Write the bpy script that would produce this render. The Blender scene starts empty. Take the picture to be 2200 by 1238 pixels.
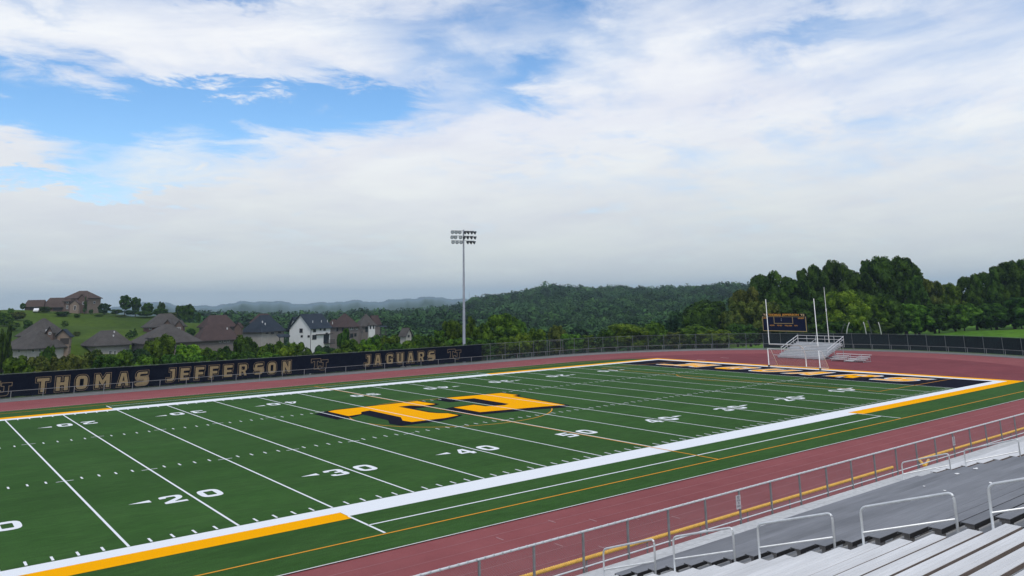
import bpy, math, random
import numpy as np
from mathutils import Vector, Matrix
from mathutils.geometry import tessellate_polygon
R = math.radians
C = bpy.context.scene.collection
SC = bpy.context.scene
# ------------------------------------------------------------------ camera
CAM = np.array([-40.70, -37.988, 9.882])
YAW, PITCH, ROLL, FOC, PCX, PCY = 0.66814, 0.20058, -0.019546, 1667.23, 16.52, -315.99
def _rot():
    cy, sy = math.cos(YAW), math.sin(YAW); cp, sp = math.cos(PITCH), math.sin(PITCH)
    f = np.array([sy*cp, cy*cp, sp]); r = np.array([cy, -sy, 0.]); u = np.cross(r, f)
    cr, sr = math.cos(ROLL), math.sin(ROLL)
    return r*cr+u*sr, -r*sr+u*cr, f
RX, UX, FX = _rot()
def ray(u, v):
    return (u-1100-PCX)/FOC*RX - (v-619-PCY)/FOC*UX + FX
def gz(u, v, z=0.):
    d = ray(u, v); return CAM+(z-CAM[2])/d[2]*d
def gy(u, v, y):
    d = ray(u, v); return CAM+(y-CAM[1])/d[1]*d
def gx(u, v, x):
    d = ray(u, v); return CAM+(x-CAM[0])/d[0]*d
def at(u, v, D):
    d = ray(u, v); return CAM+d/math.hypot(d[0], d[1])*D
cd = bpy.data.cameras.new('camera'); cam = bpy.data.objects.new('camera', cd); C.objects.link(cam)
cd.sensor_width = 36; cd.sensor_fit = 'HORIZONTAL'; cd.lens = 36*FOC/2200
cd.shift_x = -PCX/2200; cd.shift_y = PCY/2200
cd.clip_start = 0.2; cd.clip_end = 30000
cam.matrix_world = Matrix([[RX[i], UX[i], -FX[i], CAM[i]] for i in range(3)]+[[0, 0, 0, 1]])
SC.camera = cam
# ------------------------------------------------------------------ light
SUN_AZ, SUN_EL = R(205), R(56)      # azimuth clockwise from +y
SC.view_settings.view_transform = 'Standard'; SC.view_settings.look = 'None'
SC.view_settings.exposure = 0.0; SC.view_settings.gamma = 1
sl = bpy.data.lights.new('sun', 'SUN'); sl.energy = 1.6; sl.angle = R(12); sl.color = (1, .96, .9)
so = bpy.data.objects.new('sun', sl); C.objects.link(so)
sd = Vector((math.sin(SUN_AZ)*math.cos(SUN_EL), math.cos(SUN_AZ)*math.cos(SUN_EL), math.sin(SUN_EL)))
so.rotation_euler = sd.to_track_quat('Z', 'Y').to_euler(); so.location = (0, -100, 120)
# ------------------------------------------------------------------ sky
W = bpy.data.worlds.new('World'); SC.world = W; W.use_nodes = True
def build_sky():
    nt = W.node_tree; N = nt.nodes; L = nt.links
    for n in list(N): N.remove(n)
    out = N.new('ShaderNodeOutputWorld'); bg = N.new('ShaderNodeBackground'); L.new(bg.outputs[0], out.inputs[0])
    sky = N.new('ShaderNodeTexSky'); sky.sky_type = 'NISHITA'; sky.sun_disc = False
    sky.sun_elevation = SUN_EL; sky.sun_rotation = SUN_AZ; sky.altitude = 200; sky.air_density = 1.0; sky.dust_density = 0.4; sky.ozone_density = 2.0
    def M(op, a, b=None, c=None, cl=False):
        n = N.new('ShaderNodeMath'); n.operation = op; n.use_clamp = cl
        for i, x in enumerate((a, b, c)):
            if x is None: continue
            if isinstance(x, (int, float)): n.inputs[i].default_value = x
            else: L.new(x, n.inputs[i])
        return n.outputs[0]
    tc = N.new('ShaderNodeTexCoord'); sp = N.new('ShaderNodeSeparateXYZ'); L.new(tc.outputs['Generated'], sp.inputs[0])
    x, y, z = sp.outputs
    az = M('ARCTAN2', x, y); el = M('ARCSINE', z)
    zz = M('ADD', M('MAXIMUM', z, 0.0), 0.16)
    cb = N.new('ShaderNodeCombineXYZ'); L.new(M('DIVIDE', x, zz), cb.inputs[0]); L.new(M('DIVIDE', y, zz), cb.inputs[1])
    def noise(scale, detail, rough, off=(0, 0, 0), stretch=(1, 1, 1), dist=0.0, rz=0):
        mp = N.new('ShaderNodeMapping'); L.new(cb.outputs[0], mp.inputs[0]); mp.inputs['Location'].default_value = off; mp.inputs['Scale'].default_value = stretch; mp.inputs['Rotation'].default_value = (0, 0, rz)
        n = N.new('ShaderNodeTexNoise'); L.new(mp.outputs[0], n.inputs[0]); n.inputs['Scale'].default_value = scale; n.inputs['Detail'].default_value = detail; n.inputs['Roughness'].default_value = rough; n.inputs['Distortion'].default_value = dist
        return n.outputs[0]
    n1 = noise(1.5, 9, .58, (3.1, 1.7, 0), (1, 1, 1), .35)
    n2 = noise(.9, 10, .6, (7.3, 2.2, 0), (.8, 1.25, 1), .4, R(-40))
    n3 = noise(4.2, 9, .62, (1.3, 5.2, 0), (.85, 1.1, 1), .4, R(-45))
    c2 = N.new('ShaderNodeCombineXYZ'); L.new(M('ADD', M('MULTIPLY', az, 2.6), M('MULTIPLY', n1, .5)), c2.inputs[0]); L.new(M('SUBTRACT', M('MULTIPLY', el, 13.0), M('MULTIPLY', az, 1.6)), c2.inputs[1])
    q4 = N.new('ShaderNodeTexNoise'); L.new(c2.outputs[0], q4.inputs[0]); q4.inputs['Scale'].default_value = 1.5; q4.inputs['Detail'].default_value = 9; q4.inputs['Roughness'].default_value = .58; q4.inputs['Distortion'].default_value = .25; n4 = q4.outputs[0]
    nn = M('ADD', M('ADD', M('ADD', M('MULTIPLY', n1, .28), M('MULTIPLY', n2, .18)), M('MULTIPLY', n3, .24)), M('MULTIPLY', n4, .30))
    wob = M('MULTIPLY', M('SUBTRACT', n1, .5), .24); wob2 = M('MULTIPLY', M('SUBTRACT', n3, .5), .18)
    azw = M('ADD', az, wob); elw = M('ADD', el, wob2)
    # (photo bearing, size) of thin places (negative) and thick banks (positive)
    blobs = [(380, 240, 310, 46, -1.0), (130, 295, 260, 46, -1.0), (60, 388, 230, 24, -1.1), (650, 225, 170, 34, -.5), (960, 130, 130, 55, -.5), (1150, 175, 85, 45, -.6),
             (1690, 75, 170, 32, -.45), (500, 6, 130, 14, -.5), (820, 50, 120, 30, -.25), (140, 20, 60, 18, -.3), (760, 205, 130, 24, -.45), (1150, 365, 300, 40, -.16), (1280, 70, 90, 40, -.35), (1960, 170, 170, 34, -.22), (1500, 330, 260, 60, .10), (330, 200, 120, 22, -.35), (1080, 30, 140, 40, -.2),
             (20, 325, 78, 42, 1.25), (650, 85, 230, 58, .30), (180, 95, 210, 44, .24), (520, 178, 130, 22, .45), (1480, 125, 170, 66, .46), (1700, 210, 400, 50, .5), (1060, 285, 330, 60, .5), (700, 335, 330, 46, .40), (890, 185, 80, 22, .30), (500, 445, 600, 34, .5), (60, 445, 200, 26, .5)]
    bias = None
    for (u, v, a, b, s) in blobs:
        d = ray(u, v); d = d/np.linalg.norm(d); A = math.atan2(d[0], d[1]); E = math.asin(d[2])
        p = M('POWER', M('ABSOLUTE', M('DIVIDE', M('SUBTRACT', azw, A), a/FOC)), 2.0)
        q = M('POWER', M('ABSOLUTE', M('DIVIDE', M('SUBTRACT', elw, E), b/FOC)), 2.0)
        g = M('MULTIPLY', M('EXPONENT', M('MULTIPLY', M('ADD', p, q), -.7)), s)
        bias = g if bias is None else M('ADD', bias, g)
    low = M('MULTIPLY', M('SUBTRACT', 1.0, M('DIVIDE', M('SUBTRACT', el, .10), .12), cl=True), .55)
    dens = M('ADD', M('ADD', M('ADD', M('MULTIPLY', M('SUBTRACT', nn, .5), 3.3), .33), bias), low)
    ramp = N.new('ShaderNodeMapRange'); ramp.interpolation_type = 'SMOOTHSTEP'; L.new(dens, ramp.inputs[0])
    ramp.inputs[1].default_value = -.42; ramp.inputs[2].default_value = .92; ramp.inputs[3].default_value = 0; ramp.inputs[4].default_value = .97
    # cloud tone: brighter high up, greyer towards the horizon, soft lavender shading inside
    cr = N.new('ShaderNodeValToRGB'); L.new(M('DIVIDE', M('ADD', el, M('MULTIPLY', M('SUBTRACT', n2, .5), .06)), .4), cr.inputs[0])
    e = cr.color_ramp.elements
    for pos, col in ((0, (.65, .70, .70)), (.08, (.69, .73, .735)), (.22, (.78, .81, .82)), (.38, (.86, .88, .90)), (.55, (.90, .92, .97)), (1, (.95, .96, 1.0))):
        if pos in (0, 1): k = e[0] if pos == 0 else e[-1]
        else: k = e.new(pos)
        k.position = pos; k.color = (*col, 1)
    shade = N.new('ShaderNodeMapRange'); L.new(M('ADD', M('MULTIPLY', n1, .5), M('MULTIPLY', n4, .5)), shade.inputs[0]); shade.inputs[1].default_value = .36; shade.inputs[2].default_value = .62; shade.inputs[3].default_value = .90; shade.inputs[4].default_value = 1.06
    sm = N.new('ShaderNodeMix'); sm.data_type = 'RGBA'; sm.blend_type = 'MULTIPLY'; sm.inputs[0].default_value = 1; L.new(cr.outputs[0], sm.inputs[6])
    cs = N.new('ShaderNodeCombineXYZ'); L.new(shade.outputs[0], cs.inputs[0]); L.new(shade.outputs[0], cs.inputs[1]); L.new(M('ADD', M('MULTIPLY', shade.outputs[0], .5), .5), cs.inputs[2]); L.new(cs.outputs[0], sm.inputs[7])
    hs = N.new('ShaderNodeHueSaturation'); L.new(sky.outputs[0], hs.inputs['Color']); hs.inputs['Saturation'].default_value = 1.24
    skm = N.new('ShaderNodeVectorMath'); skm.operation = 'SCALE'; L.new(hs.outputs[0], skm.inputs[0]); skm.inputs['Scale'].default_value = 1.75
    mx = N.new('ShaderNodeMix'); mx.data_type = 'RGBA'; L.new(ramp.outputs[0], mx.inputs[0]); L.new(skm.outputs[0], mx.inputs[6])
    cl = N.new('ShaderNodeVectorMath'); cl.operation = 'SCALE'; L.new(sm.outputs[2], cl.inputs[0]); cl.inputs['Scale'].default_value = 10.0
    L.new(cl.outputs[0], mx.inputs[7])
    L.new(mx.outputs[2], bg.inputs[0]); bg.inputs[1].default_value = 0.1
build_sky()
try:
    W.cycles.sampling_method = 'MANUAL'; W.cycles.sample_map_resolution = 1024
except Exception: pass
SC.cycles.transparent_max_bounces = 16

# ------------------------------------------------------------------ helpers
def tag(o, label=None, cat=None, group=None, kind=None):
    if label: o['label'] = label
    if cat: o['category'] = cat
    if group: o['group'] = group
    if kind: o['kind'] = kind
    return o
def empty(name, loc=(0, 0, 0), rz=0, label=None, cat=None, group=None):
    o = bpy.data.objects.new(name, None); o.location = loc; o.rotation_euler = (0, 0, rz); o.empty_display_size = .2
    C.objects.link(o); return tag(o, label, cat, group)
class MB:
    def __init__(s): s.v = []; s.f = []; s.uv = None; s.mi = []
    def add(s, vs, fs, m=0):
        n = len(s.v); s.v += [tuple(p) for p in vs]; s.f += [tuple(i+n for i in f) for f in fs]; s.mi += [m]*len(fs); return s
    def box(s, x0, x1, y0, y1, z0, z1, M=None, m=0):
        p = [(x, y, z) for z in (z0, z1) for y in (y0, y1) for x in (x0, x1)]
        if M: p = [M(*q) for q in p]
        return s.add(p, [(0, 2, 3, 1), (4, 5, 7, 6), (0, 1, 5, 4), (2, 6, 7, 3), (0, 4, 6, 2), (1, 3, 7, 5)], m)
    def tube(s, pts, r, n=8, r2=None, cap=True, m=0):
        pts = [Vector(p) for p in pts]; rings = []
        up = Vector((0, 0, 1)); k = len(pts)
        for i, p in enumerate(pts):
            t = (pts[min(i+1, k-1)]-pts[max(i-1, 0)]).normalized()
            a = t.cross(up if abs(t.z) < .95 else Vector((0, 1, 0))).normalized(); b = t.cross(a).normalized()
            rr = r if r2 is None else r+(r2-r)*i/(k-1)
            if isinstance(r, (list, tuple)): rr = r[i]
            rings.append([p+a*math.cos(2*math.pi*j/n)*rr+b*math.sin(2*math.pi*j/n)*rr for j in range(n)])
        vs = [q for g in rings for q in g]; fs = []
        for i in range(k-1):
            for j in range(n):
                fs.append((i*n+j, i*n+(j+1) % n, (i+1)*n+(j+1) % n, (i+1)*n+j))
        if cap: fs += [tuple(range(n)), tuple(range((k-1)*n, k*n))]
        return s.add(vs, fs, m)
    def build(s, name, mats, parent=None, smooth=False):
        me = bpy.data.meshes.new(name); me.from_pydata(s.v, [], s.f)
        if not isinstance(mats, (list, tuple)): mats = [mats]
        for m in mats: me.materials.append(m)
        if len(mats) > 1: me.polygons.foreach_set('material_index', s.mi)
        if smooth: me.polygons.foreach_set('use_smooth', [True]*len(me.polygons))
        if s.uv:
            ul = me.uv_layers.new(name='UVMap'); ul.data.foreach_set('uv', [c for uv in s.uv for c in uv])
        me.validate(); me.update()
        o = bpy.data.objects.new(name, me); C.objects.link(o)
        if parent: o.parent = parent
        return o
def frame(o, ex, ey, ez=(0, 0, 1)):
    return lambda x, y, z: tuple(o[i]+ex[i]*x+ey[i]*y+ez[i]*z for i in range(3))
def arcpts(p0, p1, p2, r, n=5):      # rounded corner at p1
    p0, p1, p2 = Vector(p0), Vector(p1), Vector(p2)
    a = p1+(p0-p1).normalized()*r; b = p1+(p2-p1).normalized()*r
    return [(a*(1-t)**2+p1*2*t*(1-t)+b*t*t) for t in [i/n for i in range(n+1)]]
# ------------------------------------------------------------------ materials
def mat(name, col, rough=.8, metal=0., var=None, vscale=2., bump=0., bscale=40., spec=.3, alpha=None, coords='Object', detail=6, stretch=(1, 1, 1)):
    m = bpy.data.materials.new(name); m.use_nodes = True; nt = m.node_tree; N = nt.nodes; L = nt.links; b = N['Principled BSDF']
    b.inputs['Base Color'].default_value = (*col, 1); b.inputs['Roughness'].default_value = rough; b.inputs['Metallic'].default_value = metal
    b.inputs['Specular IOR Level'].default_value = spec
    tc = N.new('ShaderNodeTexCoord')
    src = tc.outputs[coords]
    if stretch != (1, 1, 1):
        mp = N.new('ShaderNodeMapping'); mp.inputs['Scale'].default_value = stretch; L.new(src, mp.inputs[0]); src = mp.outputs[0]
    if var:
        n = N.new('ShaderNodeTexNoise'); n.inputs['Scale'].default_value = vscale; n.inputs['Detail'].default_value = detail; n.inputs['Roughness'].default_value = .6; L.new(src, n.inputs[0])
        r = N.new('ShaderNodeValToRGB'); L.new(n.outputs[0], r.inputs[0]); r.color_ramp.elements[0].position = .3; r.color_ramp.elements[1].position = .7
        r.color_ramp.elements[0].color = (*col, 1); r.color_ramp.elements[1].color = (*var, 1); L.new(r.outputs[0], b.inputs['Base Color'])
    if bump:
        n = N.new('ShaderNodeTexNoise'); n.inputs['Scale'].default_value = bscale; n.inputs['Detail'].default_value = 4; L.new(src, n.inputs[0])
        bp = N.new('ShaderNodeBump'); bp.inputs['Strength'].default_value = bump; bp.inputs['Distance'].default_value = .02; L.new(n.outputs[0], bp.inputs['Height']); L.new(bp.outputs[0], b.inputs['Normal'])
    if alpha is not None: b.inputs['Alpha'].default_value = alpha
    return m
def noise_over(m, scale, lo, hi, detail=3, stretch=(1, 1, 1), rough=.6, p0=.3, p1=.7, coords='Object'):
    """multiply the base colour by a noise factor lo..hi"""
    nt = m.node_tree; N = nt.nodes; L = nt.links; b = N['Principled BSDF']; inp = b.inputs['Base Color']
    tc = N.new('ShaderNodeTexCoord'); mp = N.new('ShaderNodeMapping'); mp.inputs['Scale'].default_value = stretch; L.new(tc.outputs[coords], mp.inputs[0])
    n = N.new('ShaderNodeTexNoise'); n.inputs['Scale'].default_value = scale; n.inputs['Detail'].default_value = detail; n.inputs['Roughness'].default_value = rough; L.new(mp.outputs[0], n.inputs[0])
    mr = N.new('ShaderNodeMapRange'); L.new(n.outputs[0], mr.inputs[0]); mr.inputs[1].default_value = p0; mr.inputs[2].default_value = p1; mr.inputs[3].default_value = lo; mr.inputs[4].default_value = hi
    v = N.new('ShaderNodeVectorMath'); v.operation = 'SCALE'; L.new(mr.outputs[0], v.inputs['Scale'])
    if inp.is_linked: L.new(inp.links[0].from_socket, v.inputs[0])
    else: v.inputs[0].default_value = inp.default_value[:3]
    L.new(v.outputs[0], inp); return m
TURF = noise_over(noise_over(mat('turf', (.0285, .081, .0150), .95, var=(.0385, .095, .0215), vscale=.22, bump=.5, bscale=60, spec=.08), 22, .55, 1.45, 5), .07, .86, 1.14, 4, (.4, 1.6, 1)); TURF = noise_over(noise_over(TURF, 2.2, .84, 1.16, 5, (.5, 1.5, 1)), .5, .90, 1.10, 6, (.35, 1.4, 1))
TRACK = noise_over(noise_over(mat('track_rubber', (.232, .066, .068), .92, var=(.268, .082, .083), vscale=.5, bump=.4, bscale=90, spec=.12), 45, .85, 1.15, 3), .12, .88, 1.10, 5, (.25, 1, 1))
TRACKD = noise_over(noise_over(mat('track_infield_rubber', (.165, .040, .046), .92, var=(.195, .050, .056), vscale=.4, bump=.4, bscale=90, spec=.12), 45, .85, 1.15, 3), .1, .88, 1.12, 5)
WHITE = noise_over(mat('white_turf_paint', (.76, .78, .79), .9, spec=.1), 25, .92, 1.04, 4)
ORANGE = noise_over(mat('orange_turf', (.90, .395, .004), .95, spec=.0), 25, .9, 1.06, 4)
YTHIN = noise_over(mat('yellow_turf_line', (.68, .30, .03), .9, spec=.1), 25, .85, 1.1, 4)
NAVY = noise_over(mat('dark_turf', (.008, .0075, .016), .95, spec=.02), 25, .8, 1.3, 4)
FAINT = mat('worn_lane_paint', (.36, .17, .17), .9, spec=.1, var=(.29, .11, .115), vscale=.6)
MARK = mat('worn_white_mark', (.36, .19, .19), .9)
MARKW = mat('white_mark', (.55, .42, .40), .9)
CURB = mat('white_curb', (.66, .64, .62), .8, var=(.55, .52, .5), vscale=4)
CONC = noise_over(mat('concrete', (.15, .15, .15), .9, var=(.21, .21, .205), vscale=1.2, bump=.3), 12, .85, 1.1, 4)
GALV = noise_over(mat('galvanised_steel', (.36, .37, .37), .5, .3, var=(.45, .455, .455), vscale=8), 3, .85, 1.1)
GALVD = mat('weathered_steel', (.20, .195, .195), .6, .25, var=(.27, .265, .265), vscale=6)
GALVL = mat('low_fence_pipe', (.20, .205, .205), .7, .1, var=(.26, .265, .265), vscale=5)
GALVP = mat('dull_fence_pipe', (.115, .13, .13), .75, .05, var=(.155, .17, .17), vscale=6)
ALU = noise_over(noise_over(mat('aluminium_seat', (.63, .625, .61), .55, .1, var=(.73, .725, .71), vscale=1.5, spec=.4, stretch=(.15, 2, 1)), 14, .88, 1.05, 5, (.06, 5, 1)), .9, .84, 1.06, 8, (.4, 1.5, 1))
ALUD = noise_over(noise_over(mat('dark_grey_seat', (.125, .127, .135), .5, .1, var=(.165, .167, .175), vscale=1.2, stretch=(.15, 2, 1), spec=.45), 14, .80, 1.2, 5, (.08, 5, 1)), .55, .72, 1.38, 8, (.4, 1.3, 1))
ALUF = noise_over(mat('footboard_metal', (.38, .375, .36), .6, .2, var=(.48, .47, .45), vscale=2, stretch=(.2, 3, 1)), 6, .75, 1.1, 5, (.3, 2, 1))
RAILW = noise_over(mat('handrail_aluminium', (.72, .73, .72), .38, .35, spec=.5), 5, .86, 1.05)
STEELW = mat('white_painted_pipe', (.80, .80, .78), .5, var=(.68, .68, .66), vscale=4)
YCAP = noise_over(mat('yellow_plastic_cap', (.78, .42, .045), .45, var=(.85, .48, .06), vscale=3, spec=.45), 6, .85, 1.08)
BLACKF = noise_over(mat('black_windscreen', (.004, .005, .012), .98, var=(.007, .009, .017), vscale=.8, spec=.0), 4, .75, 1.4, 5)
SCREEN = noise_over(mat('dark_green_windscreen', (.006, .011, .014), .95, var=(.010, .018, .020), vscale=.9, spec=.02), 4, .75, 1.4, 5)
GOLD = noise_over(mat('tan_lettering', (.27, .205, .11), .9, spec=.1), 6, .85, 1.1)
GOLDD = noise_over(mat('tan_outline', (.22, .165, .10), .9, spec=.1), 6, .85, 1.1)
BLK = mat('black_rubber', (.012, .012, .013), .7)
BARK = mat('bark', (.045, .034, .025), .95, var=(.075, .06, .045), vscale=3, bump=.5, bscale=12)
def chainlink(name, cell=.05, wire=.2, uniform=None, col=(.30, .31, .31)):
    m = bpy.data.materials.new(name); m.use_nodes = True; nt = m.node_tree; N = nt.nodes; L = nt.links; b = N['Principled BSDF']
    b.inputs['Base Color'].default_value = (*col, 1); b.inputs['Roughness'].default_value = .55; b.inputs['Metallic'].default_value = .3
    if uniform is not None: b.inputs['Alpha'].default_value = uniform; return m
    tc = N.new('ShaderNodeTexCoord'); sp = N.new('ShaderNodeSeparateXYZ'); L.new(tc.outputs['UV'], sp.inputs[0])
    def M(op, a, c=None):
        n = N.new('ShaderNodeMath'); n.operation = op
        for i, x in enumerate((a, c)):
            if x is None: continue
            if isinstance(x, (int, float)): n.inputs[i].default_value = x
            else: L.new(x, n.inputs[i])
        return n.outputs[0]
    s = 1/(cell*math.sqrt(2))
    a = M('LESS_THAN', M('FRACT', M('MULTIPLY', M('ADD', sp.outputs[0], sp.outputs[1]), s)), wire)
    c = M('LESS_THAN', M('FRACT', M('MULTIPLY', M('ADD', M('SUBTRACT', sp.outputs[0], sp.outputs[1]), 1000), s)), wire)
    L.new(M('MAXIMUM', a, c), b.inputs['Alpha']); return m
LINKN = chainlink('chain_link_near', .05, .075, col=(.22, .22, .225))
LINKF = chainlink('chain_link_far', uniform=.13, col=(.09, .10, .10))
# ------------------------------------------------------------------ flat polygon helpers
def rnd(pts, n=4):
    out = []; k = len(pts)
    for i, p in enumerate(pts):
        r = p[2] if len(p) > 2 else 0
        P = Vector(p[:2])
        if r <= 0: out.append((P.x, P.y)); continue
        A = Vector(pts[i-1][:2]); B = Vector(pts[(i+1) % k][:2])
        r1 = min(r, (A-P).length*.49); r2 = min(r, (B-P).length*.49)
        a = P+(A-P).normalized()*r1; b = P+(B-P).normalized()*r2
        for j in range(n+1):
            t = j/n; q = a*(1-t)**2+P*2*t*(1-t)+b*t*t; out.append((q.x, q.y))
    return out
def area(p): return sum(p[i-1][0]*p[i][1]-p[i][0]*p[i-1][1] for i in range(len(p)))/2
def offset(p, d):      # miter offset, positive grows a CCW outline
    q = []; k = len(p)
    pts = [p[i] for i in range(k) if (Vector(p[i])-Vector(p[i-1])).length > 1e-5]; k = len(pts)
    for i in range(k):
        a, b, c = Vector(pts[i-1]), Vector(pts[i]), Vector(pts[(i+1) % k])
        e1 = (b-a).normalized(); e2 = (c-b).normalized()
        n1 = Vector((e1.y, -e1.x)); n2 = Vector((e2.y, -e2.x)); m = n1+n2
        if m.length < 1e-4: m = n1
        m.normalize(); s = d/max(.35, m.dot(n1)); q.append((b.x+m.x*s, b.y+m.y*s))
    return q
RO = [(0, 0, .38), (1, 0, .38), (1, 1, .38), (0, 1, .38)]
G = {
 'T': [[(0, .76), (.33, .76), (.33, 0), (.67, 0), (.67, .76), (1, .76), (1, 1), (0, 1)]],
 'H': [[(0, 0), (.35, 0), (.35, .38), (.65, .38), (.65, 0), (1, 0), (1, 1), (.65, 1), (.65, .62), (.35, .62), (.35, 1), (0, 1)]],
 'O': [RO, [(.35, .25, .06), (.35, .75, .06), (.65, .75, .06), (.65, .25, .06)]],
 'M': [[(0, 0), (.27, 0), (.27, .52), (.5, .12), (.73, .52), (.73, 0), (1, 0), (1, 1), (.74, 1), (.5, .56), (.26, 1), (0, 1)]],
 'A': [[(0, 0), (.3, 0), (.36, .2), (.64, .2), (.7, 0), (1, 0), (.72, 1), (.28, 1)], [(.42, .4), (.5, .74), (.58, .4)]],
 'S': [[(0, 0, .12), (1, 0, .32), (1, .61, .24), (.35, .61, .05), (.35, .78, .05), (.96, .78), (.96, 1), (0, 1, .32), (0, .39, .24), (.65, .39, .05), (.65, .22, .05), (0, .22)]],
 'J': [[(0, 0, .05), (1, 0, .45), (1, 1), (.36, 1), (.36, .8), (.62, .8), (.62, .24, .12), (0, .24)]],
 'E': [[(0, 0), (1, 0), (1, .23), (.37, .23), (.37, .39), (.9, .39), (.9, .61), (.37, .61), (.37, .77), (1, .77), (1, 1), (0, 1)]],
 'F': [[(0, 0), (.37, 0), (.37, .37), (.9, .37), (.9, .6), (.37, .6), (.37, .77), (1, .77), (1, 1), (0, 1)]],
 'R': [[(0, 0), (.35, 0), (.35, .34), (.46, .34), (.63, 0), (1, 0), (.8, .39), (1, .5, .1), (1, 1, .32), (0, 1)], [(.35, .55), (.35, .78), (.66, .78, .05), (.66, .55, .05)]],
 'N': [[(0, 0), (.31, 0), (.31, .5), (.67, 0), (1, 0), (1, 1), (.69, 1), (.69, .5), (.33, 1), (0, 1)]],
 'G': [[(0, 0, .34), (1, 0, .2), (1, .55), (.5, .55), (.5, .36), (.66, .36), (.66, .23), (.35, .23, .06), (.35, .77, .06), (.66, .77), (.66, .68), (1, .68), (1, 1, .34), (0, 1, .34)]],
 'U': [[(0, 0, .38), (1, 0, .38), (1, 1), (.66, 1), (.66, .24, .1), (.34, .24, .1), (.34, 1), (0, 1)]],
 '1': [[(.3, 0), (.72, 0), (.72, 1), (.42, 1), (.12, .8), (.12, .6), (.3, .66)]],
 '2': [[(0, 0), (1, 0), (1, .22), (.52, .22), (1, .56, .2), (1, 1, .34), (0, 1, .34), (0, .68), (.33, .68), (.33, .8, .05), (.66, .8, .05), (.66, .62, .05), (0, .2)]],
 '3': [[(0, 0, .32), (1, 0, .32), (1, .47, .1), (.88, .52), (1, .57, .1), (1, 1, .32), (0, 1, .32), (0, .7), (.33, .7), (.33, .8), (.65, .8), (.65, .62), (.4, .62), (.4, .42), (.65, .42), (.65, .2), (.33, .2), (.33, .3), (0, .3)]],
 '4': [[(.55, 0), (.88, 0), (.88, .2), (1, .2), (1, .4), (.88, .4), (.88, 1), (.48, 1), (0, .42), (0, .2), (.55, .2)], [(.27, .4), (.55, .74), (.55, .4)]],
 '5': [[(0, 0), (1, 0, .34), (1, .66, .28), (.35, .66), (.35, .79), (.95, .79), (.95, 1), (0, 1), (0, .42), (.66, .42, .05), (.66, .22, .05), (0, .22)]],
 '0': [RO, [(.31, .25, .04), (.31, .75, .04), (.69, .75, .04), (.69, .25, .04)]],
 # slab monogram letters
 't': [[(.30, 0), (.70, 0), (.70, .13), (.63, .22), (.63, .76), (.80, .76), (.86, .64), (1, .64), (1, 1), (0, 1), (0, .64), (.14, .64), (.20, .76), (.37, .76), (.37, .22), (.30, .13)]],
 'j': [[(0, .12), (.28, 0, .1), (.70, 0, .1), (.80, .14), (.80, .74), (1, .74), (1, 1), (.30, 1), (.30, .74), (.48, .74), (.48, .30), (.26, .28), (.26, .42), (0, .42)]],
}
def glyph(ch, w, h, off=0.):
    out = []
    for k, c in enumerate(G[ch]):
        p = [(x*w, y*h) for x, y in rnd(c)]
        if (area(p) > 0) != (k == 0): p.reverse()
        out.append(offset(p, off) if abs(off) > 1e-6 else p)
    return out
def fill(mb, loops, M, m=0):
    vs = [[Vector((x, y, 0)) for x, y in l] for l in loops]
    tris = tessellate_polygon(vs); flat = [p for l in vs for p in l]
    pts = [M(p.x, p.y) for p in flat]
    good = []
    for t in tris:
        a, b, c = (flat[i] for i in t)
        s = (b.x-a.x)*(c.y-a.y)-(c.x-a.x)*(b.y-a.y)
        if abs(s) > 1e-9: good.append(t if s > 0 else (t[0], t[2], t[1]))
    mb.add(pts, good, m)
def font_text(body, w, h, M, mats, name, parent, off=.02):
    c = bpy.data.curves.new('txt', 'FONT'); c.body = body; c.offset = off; c.fill_mode = 'FRONT'
    o = bpy.data.objects.new('txt', c); C.objects.link(o); bpy.context.view_layer.update()
    dg = bpy.context.evaluated_depsgraph_get(); me = bpy.data.meshes.new_from_object(o.evaluated_get(dg))
    v = [p.co.copy() for p in me.vertices]; f = [tuple(p.vertices) for p in me.polygons]
    bpy.data.objects.remove(o); bpy.data.curves.remove(c); bpy.data.meshes.remove(me)
    x0 = min(p.x for p in v); x1 = max(p.x for p in v); y0 = min(p.y for p in v); y1 = max(p.y for p in v)
    mb = MB(); mb.add([M((p.x-x0)/(x1-x0)*w, (p.y-y0)/(y1-y0)*h) for p in v], f)
    return mb.build(name, mats, parent)

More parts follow.
